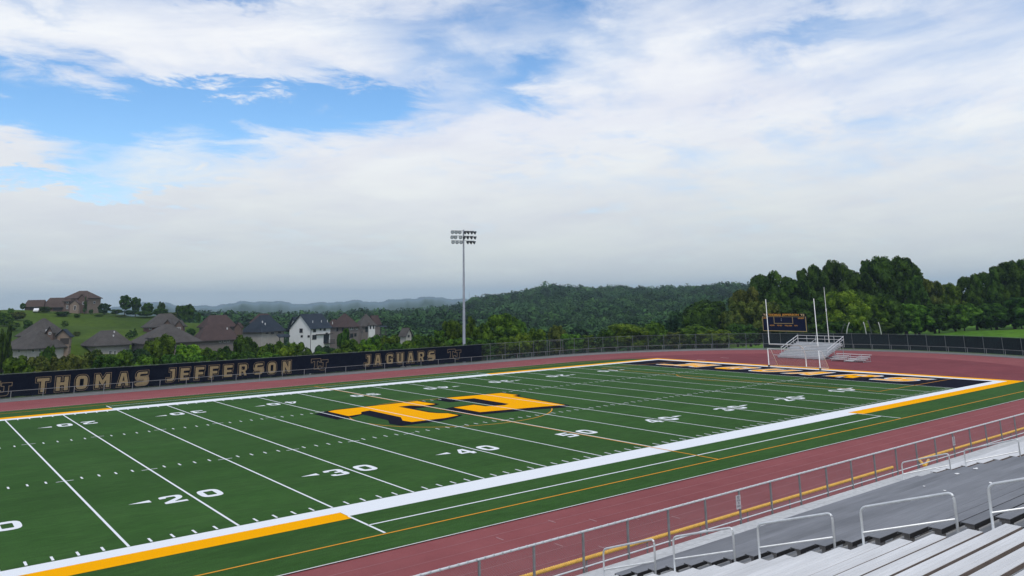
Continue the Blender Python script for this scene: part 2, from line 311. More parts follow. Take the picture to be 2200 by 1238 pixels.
# ------------------------------------------------------------------ terrain
YD = .9144; FW = 48.768
CX, CY = 50., 24.38                     # centre of the track's far bend
def zat(u, v, D): return at(u, v, D)[2]
cols = {
 -400: [(120, None, -7), (210, None, -9), (240, 750), (350, 676), (420, None, 4), (600, None, -10), (1500, None, -20), (7000, 684), (8600, None, -120)],
 0:    [(120, None, -7), (200, None, -9), (235, 745), (300, 700), (350, 669), (420, None, 5), (600, None, -10), (1500, None, -20), (7000, 676), (8600, None, -120)],
 110:  [(120, None, -7), (205, None, -9), (240, 742), (300, 703), (350, 668), (400, 670), (440, None, 5), (600, None, -10), (1500, None, -20), (7000, 670), (8600, None, -120)],
 220:  [(120, None, -7), (210, None, -9), (240, 738), (300, 704), (345, 670), (400, 673), (440, None, 2), (600, None, -10), (1500, None, -20), (7000, 664), (8600, None, -120)],
 330:  [(120, None, -7), (220, None, -9), (245, 738), (300, 704), (335, 678), (420, None, -3), (700, None, -15), (1500, None, -20), (7000, 657), (8600, None, -120)],
 430:  [(120, None, -7), (230, None, -10), (250, 738), (315, 693), (400, None, -8), (950, 697), (1150, None, -14), (1500, None, -20), (7000, 659), (8600, None, -120)],
 500:  [(120, None, -7), (240, None, -11), (300, None, -13), (500, 728), (1000, 696), (1200, None, -20), (7000, 657), (8600, None, -120)],
 590:  [(120, None, -7), (240, None, -11), (300, None, -13), (500, 728), (1000, 698), (1200, None, -20), (7000, 651), (8600, None, -120)],
 700:  [(120, None, -7), (240, None, -11), (300, None, -13), (500, 726), (1000, 696), (1200, None, -20), (7000, 656), (8600, None, -120)],
 780:  [(120, None, -7), (240, None, -11), (300, None, -13), (500, 722), (1000, 689), (1200, None, -20), (7000, 650), (8600, None, -120)],
 860:  [(120, None, -7), (240, None, -11), (300, None, -13), (500, 722), (1000, 691), (1200, None, -20), (7000, 647), (8600, None, -120)],
 960:  [(120, None, -6), (240, None, -12), (300, None, -14), (500, 715), (950, 683), (1200, None, -20), (7000, 643), (8600, None, -120)],
 1040: [(130, None, -5), (240, None, -12), (320, None, -14), (480, 722), (900, 661), (1100, None, -5), (1500, None, -20), (7000, 645), (8600, None, -120)],
 1120: [(130, None, -5), (240, None, -12), (320, None, -14), (480, 722), (900, 651), (1100, None, 5), (1500, None, -20), (7000, 650), (8600, None, -120)],
 1190: [(135, None, -5), (240, None, -12), (320, None, -14), (480, 720), (900, 635), (1100, None, 10), (1500, None, -20), (7000, 650), (8600, None, -120)],
 1280: [(140, None, -5), (240, None, -12), (320, None, -14), (480, 718), (900, 645), (1100, None, 10), (1500, None, -20), (7000, 650), (8600, None, -120)],
 1340: [(140, None, -5), (240, None, -12), (320, None, -14), (480, 718), (900, 641), (1100, None, 10), (1500, None, -20), (7000, 650), (8600, None, -120)],
 1410: [(145, None, -4), (240, None, -10), (320, None, -12), (480, 715), (900, 645), (1100, None, 10), (1500, None, -20), (7000, 650), (8600, None, -120)],
 1500: [(150, None, -3), (240, None, -8), (320, None, -10), (480, 712), (900, 639), (1100, None, 10), (1500, None, -20), (7000, 650), (8600, None, -120)],
 1600: [(160, None, -1), (240, None, -4), (320, None, -6), (480, 705), (900, 635), (1100, None, 10), (1500, None, -20), (7000, 650), (8600, None, -120)],
 1750: [(165, None, -.1), (240, None, 0), (480, 690), (900, 640), (1200, None, 0), (8600, None, -120)],
 1900: [(165, None, 0), (195, None, .3), (300, None, 1), (900, None, 5), (1200, None, 0), (8600, None, -120)],
 1960: [(150, None, 0), (190, 717), (230, 712), (300, None, 2), (900, None, 5), (1200, None, 0), (8600, None, -120)],
 2080: [(145, None, 0), (195, 709), (230, 704), (300, None, 4), (900, None, 5), (1200, None, 0), (8600, None, -120)],
 2200: [(145, None, 0), (200, 706), (230, 702), (300, None, 5), (900, None, 5), (1200, None, 0), (8600, None, -120)],
}
CK = sorted(cols); CA = []
CD = []; CZ = []
for u in CK:
    d = ray(u, 660); CA.append(math.atan2(d[0], d[1]))
    CD.append([p[0] for p in cols[u]]); CZ.append([p[2] if len(p) == 3 else zat(u, p[1], p[0]) for p in cols[u]])
def sstep(t): t = np.clip(t, 0, 1); return t*t*(3-2*t)
def Hgt(x, y):
    x = np.asarray(x, float); y = np.asarray(y, float)
    dx = x-CAM[0]; dy = y-CAM[1]; D = np.hypot(dx, dy); a = np.arctan2(dx, dy)
    M = np.array([np.interp(D, CD[i], CZ[i]) for i in range(len(CK))])
    ac = np.clip(a, CA[0], CA[-1]); k = np.clip(np.searchsorted(CA, ac)-1, 0, len(CA)-2)
    A = np.array(CA); t = (ac-A[k])/(A[k+1]-A[k]); idx = np.arange(D.size)
    sh = D.shape; M = M.reshape(len(CK), -1); kf = k.ravel(); tf = sstep(t.ravel())
    z = (M[kf, idx]*(1-tf)+M[kf+1, idx]*tf).reshape(sh)
    z = z+1.5*np.where(D > 2500, 7*np.sin(a*61)+4*np.sin(a*137+1)+3*np.sin(a*290)+2*np.sin(a*611+2), 0)
    z = z+np.where((D > 140) & (D < 1200), .5*np.sin(x*.06)*np.cos(y*.05)+.25*np.sin(x*.17+y*.13), 0)*np.clip((D-140)/60, 0, 1)
    s = np.hypot(np.maximum(x-CX, 0), y-CY)-45.2
    w = sstep(s/34)*sstep((y+25)/30)
    return -.08*(1-w)+np.maximum(z, -200)*w
def hz(x, y): return float(Hgt(np.array([x]), np.array([y]))[0])
def build_ground():
    az = np.concatenate([np.radians(np.arange(-8, 86, .25)), np.radians(np.arange(86, 352, 4))])
    Ds = np.concatenate([[0.5, 20, 40, 60], np.arange(80, 440, 3.), np.geomspace(440, 9000, 60)])
    A, D = np.meshgrid(az, Ds, indexing='ij')
    x = CAM[0]+np.sin(A)*D; y = CAM[1]+np.cos(A)*D; z = Hgt(x, y)
    n, m = A.shape
    co = np.stack([x, y, z], -1).reshape(-1, 3)
    i = np.arange(n)[:, None]; j = np.arange(m-1)[None]
    a = i*m+j; b = ((i+1) % n)*m+j
    F = np.stack([a, a+1, b+1, b], -1).reshape(-1, 4)
    me = bpy.data.meshes.new('ground'); me.vertices.add(len(co)); me.vertices.foreach_set('co', co.ravel())
    me.loops.add(F.size); me.loops.foreach_set('vertex_index', F.ravel().astype(np.int32))
    me.polygons.add(len(F)); me.polygons.foreach_set('loop_start', np.arange(0, F.size, 4, dtype=np.int32)); me.update(calc_edges=True)
    me.polygons.foreach_set('use_smooth', [True]*len(F))
    at_ = me.attributes.new('woods', 'FLOAT', 'POINT')
    Df = D.ravel(); Af = A.ravel(); lim = np.interp(Af, [CA[0], math.atan2(*ray(430, 660)[:2]), math.atan2(*ray(500, 660)[:2]), CA[-1]], [420, 420, 300, 260])
    at_.data.foreach_set('value', np.clip((Df-lim)/40, 0, 1).astype(np.float32))
    g = bpy.data.materials.new('grass_ground'); g.use_nodes = True; N = g.node_tree.nodes; L = g.node_tree.links; b = N['Principled BSDF']; b.inputs['Roughness'].default_value = .95; b.inputs['Specular IOR Level'].default_value = .05
    tc = N.new('ShaderNodeTexCoord')
    def nz(s, d=5):
        q = N.new('ShaderNodeTexNoise'); q.inputs['Scale'].default_value = s; q.inputs['Detail'].default_value = d; L.new(tc.outputs['Object'], q.inputs[0]); return q.outputs[0]
    r = N.new('ShaderNodeValToRGB'); L.new(nz(.035, 8), r.inputs[0]); e = r.color_ramp.elements; e[0].position = .36; e[0].color = (.034, .064, .006, 1); e[1].position = .64; e[1].color = (.062, .102, .010, 1)
    r2 = N.new('ShaderNodeMapRange'); L.new(nz(.6, 6), r2.inputs[0]); r2.inputs[1].default_value = .3; r2.inputs[2].default_value = .7; r2.inputs[3].default_value = .75; r2.inputs[4].default_value = 1.2
    v = N.new('ShaderNodeVectorMath'); v.operation = 'SCALE'; L.new(r.outputs[0], v.inputs[0]); L.new(r2.outputs[0], v.inputs['Scale'])
    rf = N.new('ShaderNodeValToRGB'); L.new(nz(.02, 10), rf.inputs[0]); e = rf.color_ramp.elements; e[0].position = .4; e[0].color = (.014, .034, .014, 1); e[1].position = .62; e[1].color = (.034, .066, .026, 1)
    lw = me.attributes.new('lawn', 'FLOAT', 'POINT'); lw.data.foreach_set('value', (np.clip((co[:, 0]-60)/20, 0, 1)*np.clip((90-co[:, 1])/10, 0, 1)).astype(np.float32))
    al = N.new('ShaderNodeAttribute'); al.attribute_name = 'lawn'; ml = N.new('ShaderNodeMix'); ml.data_type = 'RGBA'; L.new(al.outputs['Fac'], ml.inputs[0]); L.new(v.outputs[0], ml.inputs[6])
    v3 = N.new('ShaderNodeVectorMath'); v3.operation = 'MULTIPLY'; L.new(v.outputs[0], v3.inputs[0]); v3.inputs[1].default_value = (1.75, 2.25, 2.2); L.new(v3.outputs[0], ml.inputs[7])
    an = N.new('ShaderNodeAttribute'); an.attribute_name = 'woods'
    mx = N.new('ShaderNodeMix'); mx.data_type = 'RGBA'; L.new(an.outputs['Fac'], mx.inputs[0]); L.new(ml.outputs[2], mx.inputs[6]); L.new(rf.outputs[0], mx.inputs[7]); L.new(mx.outputs[2], b.inputs['Base Color'])
    me.materials.append(g)
    o = bpy.data.objects.new('ground', me); C.objects.link(o); tag(o, kind='structure')
build_ground()

# ------------------------------------------------------------------ track, turf, markings
def sheet(name, loops, z, m, parent=None, thick=0):
    mb = MB(); fill(mb, loops, lambda x, y: (x, y, z)); return mb.build(name, m, parent)
def bend(rad, x0=CX, a0=-90, a1=90, n=48, cy=CY):
    return [(x0+rad*math.cos(R(a0+(a1-a0)*i/n)), cy+rad*math.sin(R(a0+(a1-a0)*i/n))) for i in range(n+1)]
XL = -125
tr = sheet('running_track', [[(XL, CY-41.1)]+bend(41.1)+[(XL, CY+41.1)]], -.016, TRACK); tag(tr, kind='structure')
sheet('track_infield', [[(40, CY-32.2)]+bend(32.2)+[(40, CY+32.2)]], -.011, TRACKD, tr)
cs = MB(); inner = [(XL, CY-41.1)]+bend(41.1)+[(XL, CY+41.1)]; outer = [(XL, CY-44.6)]+bend(44.6)+[(XL, CY+44.6)]
for i in range(len(inner)-1):
    a, b, c, d = inner[i], inner[i+1], outer[i+1], outer[i]
    cs.add([(*a, .03), (*b, .03), (*c, .03), (*d, .03), (*a, -.05), (*b, -.05)], [(0, 3, 2, 1), (0, 1, 5, 4)])
tag(cs.build('concrete_apron', CONC), kind='structure')
# lane lines
def ribbon(mb, pts, w, z):
    n = len(pts); L_ = []
    for i, p in enumerate(pts):
        a = Vector(pts[max(i-1, 0)]); b = Vector(pts[min(i+1, n-1)]); t = (b-a).normalized(); q = Vector((-t.y, t.x))*w/2
        L_.append((Vector(p)+q, Vector(p)-q))
    vs = [(*p, z) for ab in L_ for p in ab]
    mb.add(vs, [(2*i, 2*i+1, 2*i+3, 2*i+2) for i in range(n-1)])
for k in range(1, 8):
    mb = MB(); r_ = 32.2+.05+1.067*k
    ribbon(mb, [(XL+i*5, CY-r_) for i in range(int((CX-XL)/5))]+bend(r_), .05, -.008 if k > 0 else 0); 
    mb2 = MB(); ribbon(mb2, [(XL+i*5, CY+r_) for i in range(int((CX-XL)/5))], .05, -.008); mb.add(mb2.v, mb2.f)
    mb.build('lane_line', FAINT, tr)
mk = MB()
for (x, y) in [(-16.4, -9.0), (-14.9, -10.1), (-13.3, -11.2), (-11.8, -12.3), (-19.7, -9.5), (-18.4, -11.8), (-8.0, -12.9), (-17.3, -13.2)]:
    mk.box(x-.03, x+.03, y-.25, y+.25, -.012, -.004)
for (u, v) in [(1103, 792), (1150, 789), (1098, 783), (1183, 778), (970, 794), (905, 797)]:
    p = gz(u, v, 0); mk.box(p[0]-.06, p[0]+.06, p[1]-.8, p[1]+.8, -.012, -.004) if u > 1400 else mk.box(p[0]-.9, p[0]+.9, p[1]-.05, p[1]+.05, -.012, -.004)
mk.build('exchange_marks', MARK, tr)
mk = MB()
for (u, v) in [(1506, 773.2), (1557, 769)]:
    p = gz(u, v, 0); mk.box(p[0]-.07, p[0]+.07, p[1]-.8, p[1]+.8, -.010, -.003)
mk.build('lane_mark', MARKW, tr)
sheet('mat_patch', [[(x, y) for x, y in [gz(985, 806)[:2], gz(1012, 803)[:2], gz(1008, 800)[:2], gz(985, 802)[:2]]]], -.004, NAVY, tr) if False else None

y0, y1 = -7.75, FW+7.75
TL = [(-75, y0), (46, y0), (50, -6.6), (55, -3.9), (57.25, -2.0), (57.25, FW+2.0), (53.5, FW+4.7), (48.5, FW+6.6), (44, y1), (-75, y1)]
turf = sheet('turf_field', [TL], 0, TURF); tag(turf, kind='structure')
cb = MB(); ribbon(cb, [(-75, y0), (-30, y0), (20, y0), (46, y0), (50, -6.6), (55, -3.9), (57.3, -2.0)], .085, .028); ribbon(cb, [(44, y1), (10, y1), (-30, y1), (-75, y1)], .06, .028)
cb.build('curb_line', CURB, turf)
def rect(name, x0, x1, ya, yb, z, m, parent=turf):
    mb = MB(); mb.add([(x0, ya, z), (x1, ya, z), (x1, yb, z), (x0, yb, z)], [(0, 1, 2, 3)]); return mb.build(name, m, parent)
def rects(name, L_, z, m, parent=turf):
    mb = MB()
    for (x0, x1, ya, yb) in L_: mb.add([(x0, ya, z), (x1, ya, z), (x1, yb, z), (x0, yb, z)], [(0, 1, 2, 3)])
    return mb.build(name, m, parent)
XG = 50*YD; XE = 60*YD; X25 = 25.1*YD
Z1, Z2, Z3, Z4 = .004, .008, .012, .016
rects('sideline_stripe', [(-X25, X25, -1.92, 0), (-64, -X25, -1.05, 0), (X25, XE+1.05, -1.05, 0), (-X25, X25, FW, FW+1.92), (-64, -X25, FW, FW+1.05), (X25, XE+1.05, FW, FW+1.05)], Z1, WHITE)
rects('orange_border', [(-64, -X25-.02, -2.35, -1.05), (X25+.02, XE+2.3, -2.35, -1.05), (-64, -X25-.02, FW+1.05, FW+2.35), (X25+.02, XE+2.3, FW+1.05, FW+2.35), (XE+1.05, XE+2.3, -1.05, FW+1.05)], Z1, ORANGE)
rect('end_line_stripe', XE, XE+1.05, 0, FW, Z1, WHITE)
ez = rect('end_zone', XG+.1, XE, 0, FW, Z1, NAVY)
for k in range(-10, 11):
    x = k*5*YD
    rect('yard_line', x-.055, x+.055, 0, FW, Z4 if abs(k) < 10 else Z2, WHITE)
tick = []; hsh = []
for k in range(-49, 50):
    x = k*YD
    if k % 5:
        tick += [(x-.05, x+.05, .10, .72), (x-.05, x+.05, FW-.72, FW-.10)]
        hsh += [(x-.05, x+.05, 16.26, 16.87)]
        if not (-8.6 < x < 1.6 or 4.5 < x < 11.5): hsh += [(x-.05, x+.05, FW-16.87, FW-16.26)]
    else:
        hsh += [(x-.45, x-.055, 16.22, 16.31), (x+.055, x+.45, 16.22, 16.31)]
        if not (-8.6 < x < 1.6 or 4.5 < x < 11.5): hsh += [(x-.45, x-.055, FW-16.31, FW-16.22), (x+.055, x+.45, FW-16.31, FW-16.22)]
rects('sideline_ticks', tick, Z4, WHITE); rects('hash_marks', hsh, Z4, WHITE)
rects('team_box_line', [(-X25, X25, -3.98, -3.86), (-X25-.06, -X25+.06, -5.5, -1.92), (X25-.06, X25+.06, -5.5, -1.92), (-X25, X25, FW+3.86, FW+3.98), (-X25-.06, -X25+.06, FW+1.92, FW+4.4), (X25-.06, X25+.06, FW+1.92, FW+4.4)], Z2, WHITE)
sb = [(-55, 50, -5.70, -5.59), (-55, 50, FW+5.59, FW+5.70), (38.25, 38.36, 4.2, 44.57), (38.36, 54.8, 4.15, 4.26), (38.36, 54.8, 44.52, 44.63), (-.20, -.07, -5.59, FW+5.59), (49.3, 49.4, 15.2, 33.5)]
rects('soccer_line', sb[:6], Z3, YTHIN)
mb = MB(); ribbon(mb, [(9.15*math.cos(R(a)), CY+9.15*math.sin(R(a))) for a in range(0, 361, 5)], .11, .002); ribbon(mb, [(44.8+9.15*math.cos(R(a)), CY+9.15*math.sin(R(a))) for a in range(134, 227, 4)], .11, Z3)
mb.build('soccer_circle', YTHIN, turf)
# yard numbers
def number(x, n, far):
    mb = MB(); w, h = 1.18, 1.83
    yb = 6.45 if not far else FW-6.45
    sg = -1 if far else 1
    T = lambda ox: (lambda px, py: (x+sg*(ox+px), yb+sg*py, Z3))
    a, b = str(n)
    fill(mb, glyph(a, w, h, -.035), T(-1.53)); fill(mb, glyph(b, w, h, -.02), T(.35))
    if n != 50:
        d = -1 if x < 0 else 1          # arrow to the nearer goal (world direction)
        ax = x+d*1.95; ym = yb+sg*1.25
        tri = [(ax, ym-.27), (ax, ym+.27), (ax+d*1.05, ym)]
        if area(tri) < 0: tri.reverse()
        fill(mb, [tri], lambda px, py: (px, py, Z3))
    mb.build('yard_number', WHITE, turf)
for k in range(-4, 5):
    for far in (0, 1): number(k*10*YD, 50-abs(k)*10, far)
# midfield monogram
Tp = [(-8.4, 32.3), (-7.6, 32.7), (1.35, 32.75), (1.4, 29.35), (-.3, 29.2), (-.8, 30.3), (-2.1, 30.4), (-2.05, 24.9), (-1.75, 23.9), (-1.15, 23.2), (-1.15, 21.5), (-2.8, 21.0), (-6.05, 21.15), (-6.2, 22.4), (-5.35, 24.2), (-5.3, 30.1), (-6.3, 29.8), (-6.9, 28.6), (-8.35, 28.2)]
Jp = [(4.75, 32.7), (11.3, 31.9), (11.35, 29.1), (10.5, 28.9), (9.65, 19.7), (7.6, 20.4), (1.3, 21.7), (1.3, 26.0), (3.75, 26.2), (3.9, 24.5), (5.6, 23.8), (6.45, 24.2), (6.6, 30.3), (4.8, 30.7)]
lg = MB()
for P in (Tp, Jp):
    if area(P) < 0: P.reverse()
    for i in range(9):
        t = i/8; sh = offset(P, .32)
        fill(lg, [sh], lambda x, y, t=t, i=i: (x-1.35*t, y-.85*t, Z1+.0003*i))
logo = lg.build('midfield_monogram', NAVY, turf)
for P in (Tp, Jp):
    l2 = MB(); fill(l2, [P], lambda x, y: (x, y, Z2+.002)); l2.build('monogram_letter', ORANGE, logo)
# end-zone word: bottoms towards the goal line, leaning letters
yc = [40.6, 37.0, 30.9, 25.1, 19.4, 13.7, 8.0]
for ch, y in zip('JAGUARS', yc):
    w, h = 3.75, 4.6
    def T(px, py, y=y): return (48.4+py, y+w/2-px-(py-h/2)*.34, 0)
    a = MB(); fill(a, glyph(ch, w, h, .22), lambda px, py: (*T(px, py)[:2], Z2)); oo = a.build('painted_letter', WHITE, ez)
    b = MB(); fill(b, glyph(ch, w, h, -.05), lambda px, py: (*T(px, py)[:2], Z3)); b.build('letter_fill', ORANGE, oo)

# ------------------------------------------------------------------ fences
def path_pts(rad, xs, xe=None, step=3.05, a_end=-40):
    """points along the far side then round the bend, every step metres"""
    pts = []; x = xs
    while x < CX: pts.append((x, CY+rad)); x += step
    a = 90-math.degrees((x-CX)/rad)
    while a > a_end: pts.append((CX+rad*math.cos(R(a)), CY+rad*math.sin(R(a)))); a -= math.degrees(step/rad)
    return pts
def sheet_along(pts, z0, z1, uvm=True, thick=0):
    mb = MB(); uv = []; s = 0
    for i in range(len(pts)-1):
        a, b = pts[i], pts[i+1]; l = math.hypot(b[0]-a[0], b[1]-a[1])
        mb.add([(*a, z0), (*b, z0), (*b, z1), (*a, z1)], [(0, 1, 2, 3)]); uv += [(s, z0), (s+l, z0), (s+l, z1), (s, z1)]; s += l
    mb.uv = uv; return mb
def thick_sheet(pts, z0, z1, t=.012):
    """windscreen cloth with a little sag: front, back and top faces"""
    mb = MB(); n = len(pts); rng = random.Random(4); top = [z1-rng.uniform(0, .04) for _ in pts]
    nb = []
    for i, p in enumerate(pts):
        a = Vector(pts[max(i-1, 0)]); b = Vector(pts[min(i+1, n-1)]); d = (b-a).normalized(); nb.append((p[0]-d.y*t, p[1]+d.x*t))
    for i in range(n-1):
        a, b, c, d = pts[i], pts[i+1], nb[i+1], nb[i]
        mb.add([(*a, z0), (*b, z0), (*b, top[i+1]), (*a, top[i]), (*d, z0), (*c, z0), (*c, top[i+1]), (*d, top[i])], [(0, 1, 2, 3), (5, 4, 7, 6), (3, 2, 6, 7)])
    return mb
RT = 44.2; RLW = 41.8
tall = path_pts(RT, -61.2, step=3.05, a_end=-30)
tf = empty('tall_chain_link_fence', (*tall[0], 0), label='tall grey chain link fence curving round the outside of the red track', cat='fence')
def part_world(mb, name, m, root, smooth=False):
    o = mb.build(name, m, None, smooth); o.parent = root; o.matrix_parent_inverse = root.matrix_basis.inverted(); return o
bpy.context.view_layer.update()
for p in tall:
    mb = MB(); mb.tube([(*p, 0), (*p, 2.78)], .038, 6); mb.tube([(*p, 2.78), (*p, 2.82)], .05, 6); part_world(mb, 'post', GALVP, tf)
mb = MB(); mb.tube([(*p, 2.72) for p in tall], .03, 6); part_world(mb, 'top_rail', GALVP, tf)
mb = MB(); mb.tube([(*p, .12) for p in tall], .02, 5); part_world(mb, 'bottom_wire', GALVD, tf)
shift = [(p[0], p[1]) for p in tall]
part_world(sheet_along(path_pts(RT+.05, -61.2, step=3.05, a_end=-30), .05, 2.72), 'chain_mesh', LINKF, tf)
# gate frame in the tall fence
gp = [gy(1180, 765, 68.6), gy(1209, 763, 68.3)]
g = empty('fence_gate', (gp[0][0], gp[0][1], 0), label='chain link gate with a mid rail in the tall fence behind the far bend', cat='gate')
gpts = [(gp[0][0], CY+RT-.12), (gp[1][0]+.2, CY+RT-.16)]
mb = MB()
for z in (.15, 1.25, 2.55): mb.tube([(*gpts[0], z), (*gpts[1], z)], .022, 6)
for p in gpts: mb.tube([(*p, .1), (*p, 2.6)], .026, 6)
part_world(mb, 'gate_frame', GALVD, g)
# low rail fence at the track edge
low = path_pts(RLW, -60.5, step=3.05, a_end=-30)
lf = empty('low_rail_fence', (*low[0], 0), label='low grey pipe rail fence along the outer edge of the red track', cat='fence')
for p in low:
    mb = MB(); mb.tube([(*p, 0), (*p, 1.07)], .034, 6); part_world(mb, 'post', GALVL, lf)
mb = MB(); mb.tube([(*p, 1.05) for p in low], .026, 6); part_world(mb, 'top_rail', GALVL, lf)
part_world(sheet_along(path_pts(RLW+.04, -60.5, step=3.05, a_end=-30), .04, 1.03), 'chain_mesh', chainlink('chain_link_low', uniform=.06, col=(.06, .065, .07)), lf)
# lettered banner
YB = CY+RT-.10
bn_pts = [(x, YB) for x in np.arange(-62, 34.6, 2.0)]+[(34.6, YB)]
bn = empty('lettered_banner', (-62, YB, 0), label='long black banner with tan school lettering hung on the far fence', cat='banner')
part_world(thick_sheet(bn_pts, .22, 2.70), 'cloth', BLACKF, bn)
def bletter(ch, x, zc, w=1.30, h=1.52):
    if ch in 'SG': w *= 1.06
    M = lambda d: (lambda px, py: (x-w/2+px, YB-d, zc-h/2+py))
    a = MB(); fill(a, glyph(ch, w, h, .150), M(.006)); o = part_world(a, 'letter', GOLDD, bn)
    b = MB(); fill(b, glyph(ch, w, h, .105), M(.012)); q = part_world(b, 'letter_gap', BLACKF, bn); q.parent = o; q.matrix_parent_inverse = Matrix(); q.matrix_basis = Matrix()
    c = MB(); fill(c, glyph(ch, w, h, -.045 if ch in 'SGR' else -.018), M(.018)); q = part_world(c, 'letter_face', GOLD, bn); q.parent = o; q.matrix_parent_inverse = Matrix(); q.matrix_basis = Matrix()
for ch, x in zip('THOMAS', [-26.75, -24.82, -22.82, -20.62, -18.35, -16.27]): bletter(ch, x, 1.26, 1.25 if ch != 'M' else 1.55, 1.55)
for ch, x in zip('JEFFERSON', [-12.95, -11.29, -9.48, -7.71, -5.90, -3.96, -1.87, -.08, 1.97]): bletter(ch, x, 1.36, 1.12 if ch != 'J' else .95, 1.50)
for ch, x in zip('JAGUARS', [14.17, 15.85, 17.82, 19.58, 21.39, 23.25, 25.08]): bletter(ch, x, 1.45, 1.10 if ch != 'J' else .9, 1.46)
def monogram(x, zc, w=2.5, h=1.5):
    a = MB()
    for ch, ox, oz, ww in (('t', 0, .14, w*.56), ('j', w*.44, -.06, w*.56)):
        for off, d, mi in ((.035, .006, 0), (-.025, .012, 1)):
            fill(a, glyph(ch, ww, h*.92, off), lambda px, py, d=d, ox=ox, oz=oz: (x-w/2+ox+px, YB-d-(.004 if oz < 0 else 0), zc-h/2+oz+py), mi)
    part_world(a, 'monogram', [GOLDD, BLACKF], bn)
for x, z in [(6.75, 1.40), (29.33, 1.5), (-31.0, 1.22)]: monogram(x, z)
# right-hand windscreen
rs = path_pts(RT+.07, -61.2, step=3.05, a_end=-30); rs = [p for p in rs if p[0] > 60 and p[1] < 52]
ws = empty('plain_windscreen', (*rs[0], 0), label='plain dark windscreen cloth on the fence behind the metal stands', cat='windscreen')
part_world(thick_sheet(rs, .15, 2.66), 'cloth', SCREEN, ws)

# ------------------------------------------------------------------ spectator railing, walkway, bleachers
RY, WZ = -19.95, 2.20
rail_x = [-17.58-1.83*i+.0 for i in range(18, 0, -1)]
xp0 = gy(1435.1, 1099.2, RY)[0]
xs = [xp0+1.83*i for i in range(-16, 32)]
sr = empty('spectator_railing', (xs[0], RY, WZ), label='grey chain link railing along the front walkway of the near stands', cat='railing')
for x in xs:
    mb = MB(); mb.box(x-.03, x+.03, RY-.025, RY+.025, WZ-.25, WZ+1.02); part_world(mb, 'post', GALVD, sr)
mb = MB(); x = xs[0]
pts = []
while x < xs[-1]: pts.append((x, RY, WZ+1.05)); x += 1.83
mb.tube(pts, .032, 8)
for x in np.arange(xs[0], xs[-1], .28): mb.tube([(x, RY, WZ+1.05), (x+.05, RY, WZ+1.05)], .037, 7)   # tie wires
part_world(mb, 'top_rail', RAILW, sr, True)
mb = MB(); mb.tube([(xs[0], RY, WZ+.10), (xs[-1], RY, WZ+.10)], .022, 7); part_world(mb, 'bottom_rail', RAILW, sr)
mb = sheet_along([(xs[0], RY+.035), (xs[-1], RY+.035)], WZ+.06, WZ+1.04); part_world(mb, 'chain_mesh', LINKN, sr)
WALKM = noise_over(mat('walkway_deck', (.50, .50, .49), .6, .1, var=(.60, .60, .585), vscale=1.2, stretch=(.3, 2, 1)), 5, .8, 1.06, 6)
wk = MB()
for i in range(4): wk.box(-50, 42, RY-.12-.35*i-.34, RY-.12-.35*i, WZ-.06, WZ)
wo = wk.build('front_walkway', WALKM); tag(wo, 'pale metal walkway running between the railing and the front bench row', 'walkway')
sup = MB()
for x in np.arange(-49.5, 42, 3.66):
    sup.box(x-.05, x+.05, -20.15, -20.05, -.08, WZ-.062); sup.box(x-.05, x+.05, -21.45, -21.35, -.08, WZ-.062)
sup.build('walkway_support', GALVD, wo)
def sign(u, v0, v1, label):
    p = gy(u, v0, RY+.06); q = gy(u, v1, RY+.06); w = .25
    s = empty('railing_sign', (p[0], RY-.05, q[2]), label=label, cat='sign', group='white notices on the spectator railing')
    h = p[2]-q[2]; m = MB(); m.box(-w/2, w/2, .0, .012, 0, h); m.build('sign_plate', mat('sign_white', (.50, .47, .48), .6), s)
    ink = mat('sign_ink', (.12, .10, .12), .7)
    for t, zz, ww, hh in (('NO', .74, .12, .10), ('SITTING', .55, .19, .06), ('OR', .35, .09, .07), ('STANDING', .14, .20, .06)):
        font_text(t, ww, hh, lambda x, y, zz=zz, ww=ww: (-ww/2+x, -.004, zz*h+y), ink, 'lettering', s, .015)
sign(1580, 1063, 1093, 'tall white notice on the railing above the yellow pipe cap')
sign(2043, 938, 957, 'smaller white notice far along the railing near the right edge')
# yellow-capped low fence on the track edge
YY, YZ = -16.3, 1.03
def capfence(xa, xb, label, posts, gate=None):
    f = empty('yellow_capped_fence', (xa, YY, 0), label=label, cat='fence', group='yellow capped fence runs beside the track')
    mb = MB(); x = xa; pts = []; rad = []
    while x <= xb:
        pts.append((x, YY, YZ)); rad.append(.072 if len(pts) % 2 else .058); x += .055
    mb.tube(pts, rad, 10); part_world(mb, 'corrugated_cap', YCAP, f)
    for px in posts:
        mb = MB(); mb.tube([(px, YY, -.02), (px, YY, YZ-.03)], .03, 7); part_world(mb, 'post', GALVD, f)
    part_world(sheet_along([(xa, YY+.02), (xb, YY+.02)], .05, YZ-.05), 'chain_mesh', chainlink('chain_link_cap', .05, .09), f)
xg0 = gy(1918, 1007, YY)[0]; xg1 = gy(1950, 996, YY)[0]
capfence(-48, xg0, 'yellow capped low fence running from the bottom edge up to the gap', [xg0-.05-3.05*i for i in range(15)])
capfence(xg1+1.2, 40, 'yellow capped low fence beyond the gap towards the right edge', [xg1+1.25+3.05*i for i in range(12)])
g2 = empty('open_gate', (xg1, YY, 0), label='short open gate with yellow caps standing in the gap of the low fence', cat='gate')
mb = MB(); n = 26
a0, a1 = Vector((xg1, YY-.9, YZ-.02)), Vector((xg1+1.6, YY-.35, YZ-.02))
mb.tube([a0.lerp(a1, i/n) for i in range(n+1)], [.07 if i % 2 else .058 for i in range(n+1)], 9)
b0, b1 = Vector((xg1, YY-.85, YZ)), Vector((xg1+1.25, YY, YZ)); mb.tube([b0.lerp(b1, i/n) for i in range(n+1)], [.07 if i % 2 else .058 for i in range(n+1)], 9)
